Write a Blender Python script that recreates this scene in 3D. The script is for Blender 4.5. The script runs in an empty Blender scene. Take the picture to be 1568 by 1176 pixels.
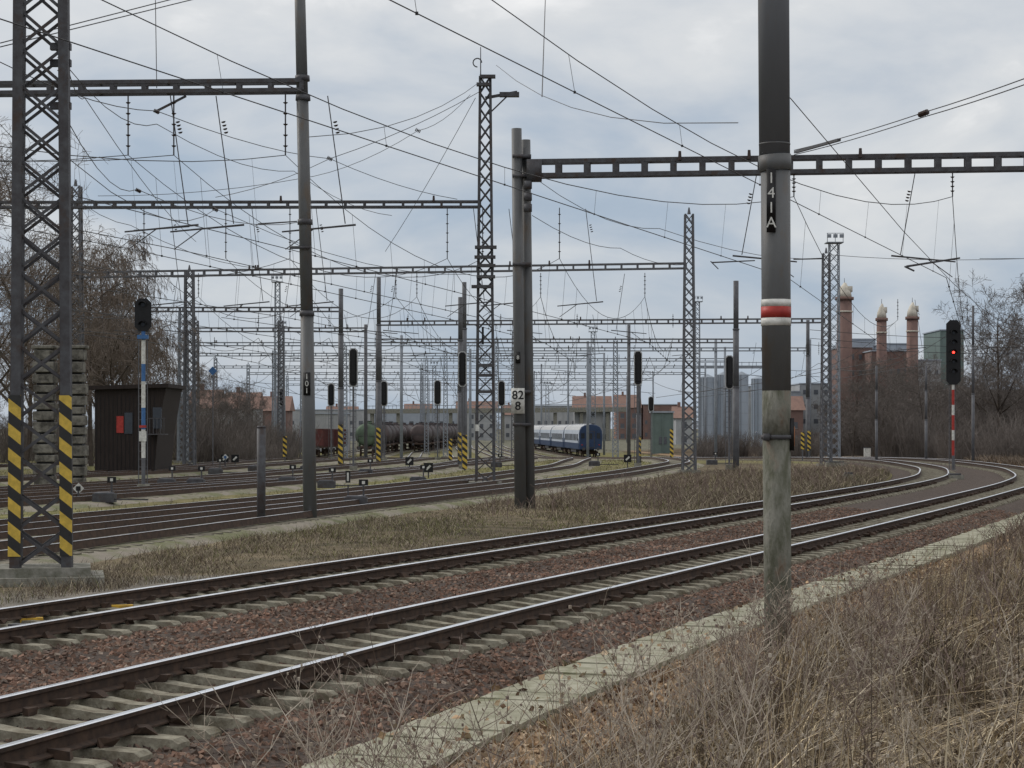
import bpy, math, random
import numpy as np
from mathutils import Vector, Matrix
random.seed(7); rng=np.random.default_rng(7)
R=random.uniform
scene=bpy.context.scene
# ---------- survey constants: focal length (px of a 1568 px wide frame), eye height, horizon row
F=3000.0; H=2.35; HZ=655.0; CX=784.0
def G(u,v,z=-0.25):
    y=F*(H-z)/(v-HZ); return ((u-CX)/F*y,y)
def X(u,y): return (u-CX)/F*y
def Z(v,y): return H+(HZ-v)/F*y
def P(u,v,y): return (X(u,y),y,Z(v,y))

# ---------- materials
def nt(name):
    m=bpy.data.materials.new(name); m.use_nodes=True
    n=m.node_tree; b=n.nodes['Principled BSDF']; return m,n,b
def mat(name,c1,c2=None,scale=6.0,rough=0.8,metal=0.0,bump=0.0,bscale=None,detail=6,ramp=(0.35,0.65),spec=0.3,stretch=None,attr=False,c3=None,s3=1.5):
    m,n,b=nt(name)
    b.inputs['Roughness'].default_value=rough; b.inputs['Metallic'].default_value=metal
    b.inputs['Specular IOR Level'].default_value=spec
    L=n.links.new
    geo=n.nodes.new('ShaderNodeNewGeometry'); vec=geo.outputs['Position']
    if stretch:
        mp=n.nodes.new('ShaderNodeMapping'); mp.inputs['Scale'].default_value=stretch; L(vec,mp.inputs[0]); vec=mp.outputs[0]
    if c2 is None: c2=tuple(x*0.6 for x in c1)
    no=n.nodes.new('ShaderNodeTexNoise'); no.inputs['Scale'].default_value=scale; no.inputs['Detail'].default_value=detail; no.inputs['Roughness'].default_value=0.65
    L(vec,no.inputs['Vector'])
    r=n.nodes.new('ShaderNodeValToRGB'); r.color_ramp.elements[0].position=ramp[0]; r.color_ramp.elements[1].position=ramp[1]
    r.color_ramp.elements[0].color=(*c2,1); r.color_ramp.elements[1].color=(*c1,1)
    L(no.outputs['Fac'],r.inputs[0]); out=r.outputs[0]
    if c3:
        n3=n.nodes.new('ShaderNodeTexNoise'); n3.inputs['Scale'].default_value=s3; n3.inputs['Detail'].default_value=9; n3.inputs['Roughness'].default_value=.7; L(vec,n3.inputs['Vector'])
        r3=n.nodes.new('ShaderNodeValToRGB'); r3.color_ramp.elements[0].position=.54; r3.color_ramp.elements[1].position=.66; L(n3.outputs['Fac'],r3.inputs[0])
        m3=n.nodes.new('ShaderNodeMix'); m3.data_type='RGBA'; L(r3.outputs[0],m3.inputs['Factor']); L(out,m3.inputs['A']); m3.inputs['B'].default_value=(*c3,1); out=m3.outputs['Result']
    if attr:
        a=n.nodes.new('ShaderNodeAttribute'); a.attribute_name='Col'
        mx=n.nodes.new('ShaderNodeMix'); mx.data_type='RGBA'; mx.blend_type='MULTIPLY'; mx.inputs['Factor'].default_value=1
        L(out,mx.inputs['A']); L(a.outputs['Color'],mx.inputs['B']); out=mx.outputs['Result']
    L(out,b.inputs['Base Color'])
    if bump>0:
        n2=n.nodes.new('ShaderNodeTexNoise'); n2.inputs['Scale'].default_value=bscale or scale*4; n2.inputs['Detail'].default_value=5
        L(vec,n2.inputs['Vector'])
        bp=n.nodes.new('ShaderNodeBump'); bp.inputs['Strength'].default_value=bump; bp.inputs['Distance'].default_value=0.05
        L(n2.outputs['Fac'],bp.inputs['Height']); L(bp.outputs[0],b.inputs['Normal'])
    return m
def hazard(name,ca,cb,period=0.42,slope=0.8):
    m,n,b=nt(name); L=n.links.new
    geo=n.nodes.new('ShaderNodeNewGeometry'); sx=n.nodes.new('ShaderNodeSeparateXYZ'); L(geo.outputs['Position'],sx.inputs[0])
    a=n.nodes.new('ShaderNodeMath'); a.operation='MULTIPLY_ADD'; a.inputs[1].default_value=slope; L(sx.outputs['X'],a.inputs[0]); L(sx.outputs['Z'],a.inputs[2])
    d=n.nodes.new('ShaderNodeMath'); d.operation='DIVIDE'; d.inputs[1].default_value=period; L(a.outputs[0],d.inputs[0])
    fr=n.nodes.new('ShaderNodeMath'); fr.operation='FRACT'; L(d.outputs[0],fr.inputs[0])
    g=n.nodes.new('ShaderNodeMath'); g.operation='GREATER_THAN'; g.inputs[1].default_value=0.5; L(fr.outputs[0],g.inputs[0])
    mx=n.nodes.new('ShaderNodeMix'); mx.data_type='RGBA'; mx.inputs['A'].default_value=(*ca,1); mx.inputs['B'].default_value=(*cb,1)
    L(g.outputs[0],mx.inputs['Factor'])
    no=n.nodes.new('ShaderNodeTexNoise'); no.inputs['Scale'].default_value=9; no.inputs['Detail'].default_value=8; no.inputs['Roughness'].default_value=.7
    L(geo.outputs['Position'],no.inputs['Vector'])
    m2=n.nodes.new('ShaderNodeMix'); m2.data_type='RGBA'; m2.blend_type='MULTIPLY'; m2.inputs['Factor'].default_value=0.8
    L(mx.outputs['Result'],m2.inputs['A']); L(no.outputs['Fac'],m2.inputs['B']); L(m2.outputs['Result'],b.inputs['Base Color'])
    b.inputs['Roughness'].default_value=0.6
    return m
def emis(name,c,s):
    m,n,b=nt(name); b.inputs['Emission Color'].default_value=(*c,1); b.inputs['Emission Strength'].default_value=s; b.inputs['Base Color'].default_value=(*c,1); return m

M={}
M['steel']=mat('dark_painted_steel',(0.085,0.088,0.097),(0.05,0.046,0.05),scale=5,rough=0.6,c3=(.06,.042,.035),s3=2.2)
M['steel2']=mat('steel_mid_haze',(0.13,0.135,0.148),(0.09,0.09,0.10),scale=3,rough=0.65)  # mid-distance copy of the steel, some haze mixed into its colour
M['steel3']=mat('steel_far_haze',(0.26,0.29,0.33),(0.20,0.22,0.25),scale=3,rough=0.7)  # far copy of the steel, paler and bluer: haze painted into the colour
M['pole']=mat('grey_pole_paint',(0.118,0.122,0.126),(0.096,0.098,0.10),scale=3,rough=0.55,bump=0.1,stretch=(1,1,0.35),detail=9,c3=(.115,.095,.078),s3=2.0)
M['polerib']=mat('upper_pole_paint',(0.118,0.124,0.136),(0.10,0.104,0.112),scale=2,rough=0.6,detail=9,stretch=(1,1,.25),c3=(.11,.098,.088),s3=1.6)
M['poleold']=mat('weathered_pole',(0.21,0.207,0.18),(0.09,0.092,0.065),scale=6,rough=0.85,bump=0.5,stretch=(1.3,1.3,0.5),ramp=(0.38,0.62),detail=10,c3=(.13,.09,.06),s3=3)
M['wire']=mat('wire',(0.06,0.06,0.065),rough=0.6)
M['insul']=mat('insulator_brown',(0.05,0.03,0.025),rough=0.3)
M['railtop']=mat('rail_head',(0.85,0.88,0.93),(0.7,0.72,0.76),scale=2,rough=0.32,metal=1.0)
M['railside']=mat('rail_rust',(0.082,0.052,0.037),(0.038,0.027,0.022),scale=8,rough=0.85)
M['sleeper']=mat('concrete_sleeper',(0.30,0.285,0.225),(0.13,0.11,0.08),scale=5,rough=0.92,bump=0.4,ramp=(0.36,0.64),detail=10,c3=(.12,.105,.07),s3=2.4)
M['sleeperold']=mat('old_sleeper',(0.25,0.23,0.19),(0.11,0.10,0.07),scale=2.5,rough=0.9,detail=9)
M['ballast']=mat('ballast_bed',(0.10,0.074,0.06),(0.035,0.027,0.023),scale=14,rough=0.95,bump=1.0,bscale=18,ramp=(0.35,0.65))
M['yballast']=mat('yard_ballast',(0.23,0.205,0.17),(0.14,0.145,0.075),scale=0.8,rough=0.95,bump=0.8,bscale=14,detail=12,ramp=(0.42,0.56))
M['stone']=mat('ballast_stone',(1.08,1,.95),(0.55,0.5,0.46),scale=1.1,rough=0.9,attr=True,detail=8,ramp=(0.35,0.6))
M['grass']=mat('dry_grass',(1,1,1),(0.7,0.7,0.7),scale=1.2,rough=0.9,attr=True,spec=0.1)
M['ground']=mat('ground_soil',(1.3,1.22,1.1),(0.5,0.5,0.45),scale=0.9,rough=1,bump=0.9,bscale=9,detail=12,attr=True,spec=0.1)
M['conc']=mat('concrete',(0.30,0.29,0.26),(0.13,0.13,0.10),scale=4,rough=0.9,bump=0.3)
M['trough']=mat('mossy_concrete',(0.36,0.35,0.275),(0.22,0.215,0.15),scale=2.6,rough=0.95,bump=0.6,detail=12,ramp=(0.36,0.62),c3=(.17,.17,.10),s3=1.8)
M['bark']=mat('bark',(0.10,0.08,0.065),(0.05,0.04,0.035),scale=3,rough=0.95)
M['twig']=mat('twigs',(0.18,0.145,0.12),(0.11,0.09,0.075),scale=1,rough=0.95)
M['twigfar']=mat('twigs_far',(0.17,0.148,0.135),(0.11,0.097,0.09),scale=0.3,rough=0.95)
M['stalk']=mat('dry_stalk',(0.46,0.41,0.34),(0.27,0.22,0.175),scale=6,rough=0.9)
M['stalkdark']=mat('dry_stalk_brown',(0.24,0.185,0.155),(0.14,0.105,0.09),scale=6,rough=0.9)
M['black']=mat('black_enamel',(0.012,0.012,0.014),rough=0.45)
M['white']=mat('white_paint',(0.72,0.72,0.69),(0.42,0.42,0.39),scale=7,rough=0.5,detail=10)
M['red']=mat('red_paint',(0.44,0.05,0.04),(0.28,0.03,0.025),scale=7,rough=0.5,detail=10)
M['blue']=mat('blue_paint',(0.06,0.16,0.36),(0.04,0.11,0.26),scale=8,rough=0.5)
M['yellow']=mat('yellow_paint',(0.65,0.40,0.04),(0.35,0.22,0.04),scale=8,rough=0.6)
M['haz']=hazard('hazard_stripes',(0.95,0.66,0.10),(0.03,0.03,0.03))
M['redlamp']=emis('red_lamp',(1,0.03,0.02),6)
M['lens']=mat('dark_lens',(0.02,0.02,0.025),rough=0.1)
M['coachblue']=mat('coach_blue',(0.028,0.055,0.125),(0.02,0.04,0.09),scale=1,rough=0.5)
M['coachwhite']=mat('coach_grey',(0.48,0.53,0.60),(0.36,0.41,0.48),scale=1,rough=0.5)
M['coachroof']=mat('coach_roof',(0.52,0.53,0.54),(0.38,0.39,0.4),scale=1.5,rough=0.7)
M['glass']=mat('window_glass',(0.03,0.035,0.045),rough=0.12,spec=0.6)
M['tankbrown']=mat('tank_brown',(0.11,0.085,0.085),(0.065,0.05,0.05),scale=1.2,rough=0.55)
M['tankgreen']=mat('tank_green',(0.12,0.17,0.115),(0.07,0.10,0.07),scale=1.2,rough=0.6)
M['wagonred']=mat('wagon_oxide',(0.14,0.05,0.045),(0.08,0.03,0.03),scale=1.2,rough=0.8)
M['boards']=mat('dark_boards',(0.034,0.025,0.022),(0.018,0.013,0.012),scale=3,rough=0.8,stretch=(6,6,0.4))
M['brick']=mat('brick_red',(0.22,0.14,0.12),(0.16,0.105,0.095),scale=.6,rough=0.9,detail=10)  # distant brick, desaturated so the colour itself carries the haze
M['roof']=mat('tile_roof',(0.26,0.165,0.135),(0.2,0.13,0.11),scale=1,rough=0.9)  # muted for distance, haze put into the tile colour
M['plaster']=mat('plaster',(0.38,0.39,0.40),(0.30,0.31,0.32),scale=0.5,rough=0.9)
M['silo']=mat('silo_metal',(0.36,0.41,0.47),(0.28,0.33,0.39),scale=0.6,rough=0.55,stretch=(1,1,0.1))
M['greenwall']=mat('green_cladding',(0.15,0.20,0.19),(0.12,0.16,0.15),scale=0.5,rough=0.7)
M['greyclad']=mat('grey_cladding',(0.35,0.39,0.44),(0.29,0.32,0.37),scale=0.4,rough=0.7)  # lightened for distance, haze put into the cladding colour
M['dome']=mat('kiln_cowl',(0.62,0.58,0.50),(0.45,0.42,0.36),scale=1,rough=0.7)
M['stonew']=mat('weathered_blocks',(0.21,0.20,0.175),(0.07,0.066,0.058),scale=2.2,rough=0.95,bump=0.9,detail=10,ramp=(.38,.6))
M['orange']=mat('orange_paint',(0.5,0.2,0.08),rough=0.6)
M['winfar']=mat('far_window_haze',(0.12,0.13,0.15),rough=0.4)  # paler than the near glass: haze put into the pane colour
M['hill']=mat('hill_scrub',(0.13,0.11,0.10),(0.075,0.064,0.06),scale=.9,rough=1,bump=1,bscale=3,detail=10)

# ---------- mesh tools
def np_mesh(name,V,Fc,mats,midx=None,cols=None,smooth=False,parent=None):
    me=bpy.data.meshes.new(name); V=np.asarray(V,dtype=np.float32); Fc=np.asarray(Fc,dtype=np.int32)
    n,k=Fc.shape
    me.vertices.add(len(V)); me.vertices.foreach_set('co',V.ravel())
    me.loops.add(n*k); me.loops.foreach_set('vertex_index',Fc.ravel())
    me.polygons.add(n); me.polygons.foreach_set('loop_start',np.arange(n,dtype=np.int32)*k)
    if midx is not None: me.polygons.foreach_set('material_index',np.asarray(midx,dtype=np.int32))
    me.update(calc_edges=True)
    if cols is not None:
        ca=me.color_attributes.new('Col','FLOAT_COLOR','POINT')
        c=np.ones((len(V),4),dtype=np.float32); c[:,:3]=cols; ca.data.foreach_set('color',c.ravel())
    me.polygons.foreach_set('use_smooth',np.full(n,smooth,dtype=bool))
    for m in mats: me.materials.append(m)
    me.validate()
    o=bpy.data.objects.new(name,me); scene.collection.objects.link(o)
    if parent: o.parent=parent
    return o
class MB:
    def __init__(s): s.v=[];s.f=[];s.m=[];s.mats=[]
    def mi(s,k):
        if k not in s.mats: s.mats.append(k)
        return s.mats.index(k)
    def add(s,vs,fs,k):
        b=len(s.v); s.v.extend([tuple(v) for v in vs]); i=s.mi(k)
        for f in fs: s.f.append([b+q for q in f]); s.m.append(i)
    def box(s,c,sz,k,rz=0.0):
        hx,hy,hz=sz[0]/2,sz[1]/2,sz[2]/2; ca,sa=math.cos(rz),math.sin(rz); vs=[]
        for dz in(-hz,hz):
            for dx,dy in((-hx,-hy),(hx,-hy),(hx,hy),(-hx,hy)):
                vs.append((c[0]+dx*ca-dy*sa,c[1]+dx*sa+dy*ca,c[2]+dz))
        s.add(vs,[(3,2,1,0),(4,5,6,7),(0,1,5,4),(1,2,6,5),(2,3,7,6),(3,0,4,7)],k)
    def bar(s,p0,p1,w,h,k):
        a=Vector(p0);b=Vector(p1);d=b-a
        if d.length<1e-6:return
        d.normalize(); up=Vector((0,0,1)) if abs(d.z)<0.9 else Vector((0,1,0))
        x=d.cross(up).normalized(); y=x.cross(d).normalized(); vs=[]
        for p in(a,b):
            for i,j in((-1,-1),(1,-1),(1,1),(-1,1)): vs.append(p+x*(w/2*i)+y*(h/2*j))
        s.add(vs,[(3,2,1,0),(4,5,6,7),(0,1,5,4),(1,2,6,5),(2,3,7,6),(3,0,4,7)],k)
    def cyl(s,p0,p1,r0,r1,k,n=12,cap=True):
        s.tube([p0,p1],[r0,r1],k,n,cap)
    def tube(s,pts,rs,k,n=4,cap=False):
        pts=[Vector(p) for p in pts]; N=len(pts)
        if not hasattr(rs,'__len__'): rs=[rs]*N
        d0=(pts[-1]-pts[0]); 
        if d0.length<1e-6:return
        d0.normalize(); ref=Vector((0,0,1)) if abs(d0.z)<0.8 else Vector((1,0,0))
        vs=[]
        for i,p in enumerate(pts):
            d=(pts[min(i+1,N-1)]-pts[max(i-1,0)]).normalized()
            x=d.cross(ref); 
            if x.length<1e-4: x=d.orthogonal()
            x.normalize(); y=x.cross(d)
            for j in range(n):
                a=2*math.pi*j/n; vs.append(p+(x*math.cos(a)+y*math.sin(a))*rs[i])
        fs=[]
        for i in range(N-1):
            for j in range(n):
                q=(j+1)%n; fs.append((i*n+j,i*n+q,(i+1)*n+q,(i+1)*n+j))
        if cap: fs.append(tuple(range(n))[::-1]); fs.append(tuple((N-1)*n+j for j in range(n)))
        s.add(vs,fs,k)
    def build(s,name,smooth=False,parent=None,auto=False):
        me=bpy.data.meshes.new(name); me.from_pydata(s.v,[],s.f); 
        for k in s.mats: me.materials.append(M[k])
        me.polygons.foreach_set('material_index',s.m)
        if smooth: me.polygons.foreach_set('use_smooth',[len(f)==4 for f in s.f])
        me.update(); o=bpy.data.objects.new(name,me); scene.collection.objects.link(o)
        if parent:o.parent=parent
        return o
def empty(name,loc=(0,0,0)):
    e=bpy.data.objects.new(name,None); e.location=loc; scene.collection.objects.link(e); return e
def text(s,loc,size,m,parent,rz=0.0,name='lettering',sl=0.9,off=0.012):
    c=bpy.data.curves.new(name,'FONT'); c.body=s; c.size=size; c.align_x='CENTER'; c.align_y='CENTER'; c.extrude=0.001; c.space_line=sl
    c.offset=size*off
    o=bpy.data.objects.new(name,c); o.location=loc; o.rotation_euler=(math.pi/2,0,rz); c.materials.append(m)
    scene.collection.objects.link(o); o.parent=parent; return o

# ---------- plan: track centre lines x=f(y)
YD=np.arange(-80,900,0.5)
def fn(pts,off=0.0,sm=21):
    p=sorted(pts,key=lambda q:q[1]); ys=np.array([q[1] for q in p]); xs=np.array([q[0] for q in p])
    x=np.interp(YD,ys,xs)
    sl0=(xs[1]-xs[0])/(ys[1]-ys[0]); x=np.where(YD<ys[0],xs[0]+sl0*(YD-ys[0]),x)
    sl1=(xs[-1]-xs[-2])/(ys[-1]-ys[-2]); x=np.where(YD>ys[-1],xs[-1]+sl1*(YD-ys[-1]),x)
    k=np.hanning(sm+2)[1:-1]; k/=k.sum(); xp=np.pad(x,sm//2,mode='reflect',reflect_type='odd'); x=np.convolve(xp,k,mode='valid')
    x=np.convolve(np.pad(x,sm//2,mode='reflect',reflect_type='odd'),k,mode='valid')
    if off:
        g=np.gradient(x,YD); x=x+off*np.sqrt(1+g*g)
    return x
rA=[(-17,-20),(-10.2,0),(-7.0,9.5),(-4.48,17.15),(-2.25,23.7),(1.02,31.9),(5.35,42.7),(12.6,61.3),(20.6,82.9),(25,96.6),(29.1,115.6),(30.9,133),(31.6,147),(31,170),(28,200),(20,250),(16,330),(10,450),(0,600)]
TA=fn(rA,0.75,31); TB=fn(rA,0.75-4.85,31)
TC=fn([(-19,5),(-14.2,22),(-10.2,39),(-6.2,57),(-.6,78),(5.8,105),(12,138),(13,170),(12.5,200),(9.6,238),(3.7,357),(-2,600)],0,31)
TD=fn([(-25,5),(-18.5,27),(-11.9,52),(-7.9,67),(-1.8,95),(3.2,125),(6,165),(4.5,238),(-1.5,357),(-7,600)],0,31)
TE=fn([(-30,25),(-24,40),(-15.4,68),(-10.4,88),(-5.6,115),(-1.5,165),(-1,238),(-6.5,357),(-12,600)],0,31)
TF=fn([(-40,32),(-30,52),(-21,75),(-14.5,98),(-8.5,140),(-6.3,190),(-6.3,238),(-11,357),(-17,600)],0,31)
TG=fn([(-50,45),(-38,64),(-26,88),(-18.5,115),(-13,160),(-12,238),(-14.5,300),(-12,450)],0,31)
TH=fn([(-26,88),(-21.5,115),(-19.5,150),(-18.2,238),(-19.4,315),(-16.5,380),(-12,450)],0,31)
TI=fn([(-60,60),(-42,95),(-30,140),(-24.5,238),(-26,357)],0,31)
TJ=fn([(-16.8,30),(-11.6,48),(-8.5,60),(-4,78),(1,100)],0,31)
TK=fn([(-26.5,50),(-16,80),(-11.5,95),(-8.5,108),(-2,140),(1.6,175),(1.6,250),(-3.5,357)],0,31)
def at(T,y): return np.interp(y,YD,T)
gA=np.gradient(TA,YD); cosA=1/np.sqrt(1+gA*gA)
def sdist(x,y): return (x-np.interp(y,YD,TA))*np.interp(y,YD,cosA)
def sst(t): t=np.clip(t,0,1); return t*t*(3-2*t)
def D(y): return -1.3*sst((np.asarray(y,float)-140)/120.0)
def lump(x,y): return 0.5*np.sin(x*0.9+1.3*np.sin(y*0.43))*np.sin(y*0.7+0.8*np.sin(x*0.51))+0.3*np.sin(x*2.3+y*1.1)*np.sin(y*1.9-x*0.6)
def zg(x,y):
    x=np.asarray(x,float); y=np.asarray(y,float); s=sdist(x,y)
    fade=1-0.75*sst((y-60)/50.0)
    e=0.22*np.clip(s-3.9,0,None); e=np.where(s>12,0.22*8.1+0.05*(s-12),e); e=np.minimum(e,2.6)
    right=-0.355+e*fade
    left=-0.34+0*s
    z=np.where(s>2.4,right,np.where(s<-7.2,left,-0.62))
    a=np.where(s>3.9,0.10,np.where(s<-7.6,0.05,0.0))
    far=np.exp(-((np.abs(y)/400.)**2))
    return z+a*lump(x,y)*far+D(y)
# ---------- ground sheet
ys=np.unique(np.concatenate([np.arange(-40,4,4.0),np.arange(4,60,0.5),np.arange(60,130,1.0),np.arange(130,300,4.0),np.arange(300,700,25.0),np.geomspace(700,6000,14)]))
ss=np.unique(np.concatenate([-np.geomspace(40,4000,18),np.arange(-40,-7.5,0.8),[-7.3,-7.2,-7.1,2.3,2.39,2.41,2.5],np.arange(-6,2,2.0),np.arange(2.8,14,0.35),np.arange(14,40,1.5),np.geomspace(40,4000,18)]))
Yg,Sg=np.meshgrid(ys,ss,indexing='ij')
yc=np.clip(Yg,-80,600); Xg=np.interp(yc,YD,TA)+Sg/np.interp(yc,YD,cosA)
Xg=np.where(np.abs(Sg)>60,Sg+0*Xg,Xg)
Zg=zg(Xg,np.clip(Yg,-80,899))
Vg=np.stack([Xg,Yg,Zg],-1).reshape(-1,3); nr,nc=Yg.shape
idx=np.arange(nr*nc).reshape(nr,nc); Fg=np.stack([idx[:-1,:-1],idx[:-1,1:],idx[1:,1:],idx[1:,:-1]],-1).reshape(-1,4)
s=Sg.ravel(); yv=Yg.ravel(); xv=Vg[:,0]
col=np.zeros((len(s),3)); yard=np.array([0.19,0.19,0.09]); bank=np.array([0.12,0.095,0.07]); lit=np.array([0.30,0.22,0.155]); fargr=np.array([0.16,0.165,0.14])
nz=(0.5+0.5*np.sin(xv*0.35+2*np.sin(yv*0.11)))[:,None]
col[:]=yard*(0.6+0.4*nz)+np.array([0.15,0.12,0.09])*(0.4-0.4*nz)
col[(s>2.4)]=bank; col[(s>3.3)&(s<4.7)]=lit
nearleft=(s<-7.2)&(xv>np.interp(yv,YD,TC)-1)&(yv<150); col[nearleft]=(np.array([0.165,0.14,0.10])*(0.6+0.4*nz)+0.012)[nearleft]
grav=(s<-7.2)&(s>-9.2)&(yv<36)&(yv>20); col[grav]=np.array([.21,.20,.19])
col[yv>330]=fargr
np_mesh('ground',Vg,Fg,[M['ground']],cols=col,smooth=True)

# ---------- ballast bed for the main line
def strip(name,ylist,prof,T,mat_,wob=0.015):
    ylist=np.asarray(ylist); xc=at(T,ylist); g=np.interp(ylist,YD,np.gradient(T,YD)); q=1/np.sqrt(1+g*g)
    pr=np.array(prof); V=[]
    Xs=xc[:,None]+pr[None,:,0]*q[:,None]; Ys=ylist[:,None]-pr[None,:,0]*(g*q)[:,None]
    Zs=pr[None,:,1]+D(Ys)+wob*np.sin(Xs*7+3*np.sin(Ys*5))*np.sin(Ys*6.3)
    V=np.stack([Xs,Ys,Zs],-1).reshape(-1,3); n,k=Xs.shape; idx=np.arange(n*k).reshape(n,k)
    return np_mesh(name,V,np.stack([idx[:-1,:-1],idx[:-1,1:],idx[1:,1:],idx[1:,:-1]],-1).reshape(-1,4),[mat_],smooth=True)
def bal_z(s):
    return np.interp(s,[-7.6,-6.5,-6.2,-3.9,-3.6,-3.3,-2.6,-2.3,-1.6,-1.3,1.3,1.6,2.5],[-0.55,-0.26,-.29,-.29,-0.27,-0.26,-0.33,-0.33,-0.255,-.29,-.29,-0.26,-0.46])
sp=np.arange(-7.6,2.61,0.2)
yl=np.concatenate([np.arange(2,60,0.25),np.arange(60,260,1.0)])
strip('ballast_bed',yl,[(a,float(bal_z(a))) for a in sp],TA,M['ballast'])
def place(tv,tf,pos,ang=None,scl=None,rot3=False,jit=0.0):
    N=len(pos); tv=np.asarray(tv,float); k=len(tv)
    V=np.repeat(tv[None],N,0)
    if jit: V=V*(1+jit*rng.uniform(-1,1,(N,k,1)))
    if scl is not None: V=V*np.asarray(scl).reshape(N,1,-1)
    if rot3:
        q=rng.normal(size=(N,4)); q/=np.linalg.norm(q,axis=1)[:,None]; w,x,y,z=q.T
        Rm=np.stack([1-2*(y*y+z*z),2*(x*y-z*w),2*(x*z+y*w),2*(x*y+z*w),1-2*(x*x+z*z),2*(y*z-x*w),2*(x*z-y*w),2*(y*z+x*w),1-2*(x*x+y*y)],1).reshape(N,3,3)
        V=np.einsum('nij,nkj->nki',Rm,V)
    if ang is not None:
        c,sn=np.cos(ang)[:,None],np.sin(ang)[:,None]; V=np.stack([V[...,0]*c-V[...,1]*sn,V[...,0]*sn+V[...,1]*c,V[...,2]],-1)
    V=V+np.asarray(pos)[:,None,:]
    Ff=np.asarray(tf)[None]+(np.arange(N)*k)[:,None,None]
    return V.reshape(-1,3),Ff.reshape(-1,Ff.shape[-1])
BV=[(-.5,-.5,-.5),(.5,-.5,-.5),(.5,.5,-.5),(-.5,.5,-.5),(-.5,-.5,.5),(.5,-.5,.5),(.5,.5,.5),(-.5,.5,.5)]
BF=[(3,2,1,0),(4,5,6,7),(0,1,5,4),(1,2,6,5),(2,3,7,6),(3,0,4,7)]
def onA(s_,y_):
    g=np.interp(y_,YD,gA); q=1/np.sqrt(1+g*g); return np.interp(y_,YD,TA)+s_*q, y_-s_*g*q
NS=95000
y_=11+52*rng.random(NS)**1.7; s_=rng.uniform(-7.3,2.5,NS); xx,yy=onA(s_,y_)
zz=bal_z(s_)+D(yy)-0.004+rng.uniform(-.012,.010,NS)
sz=rng.uniform(.026,.056,(NS,3))
Vs,Fs=place(BV,BF,np.stack([xx,yy,zz],1),scl=sz,rot3=True,jit=0.35)
pal=np.array([[.215,.138,.105],[.175,.12,.095],[.26,.185,.145],[.125,.095,.08],[.21,.18,.155],[.32,.28,.24]])
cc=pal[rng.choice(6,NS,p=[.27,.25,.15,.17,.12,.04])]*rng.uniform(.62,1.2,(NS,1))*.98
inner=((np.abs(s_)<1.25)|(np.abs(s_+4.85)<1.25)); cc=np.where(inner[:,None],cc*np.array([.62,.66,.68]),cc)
np_mesh('ballast_stones',Vs,Fs,[M['stone']],cols=np.repeat(cc,8,0))

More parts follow.
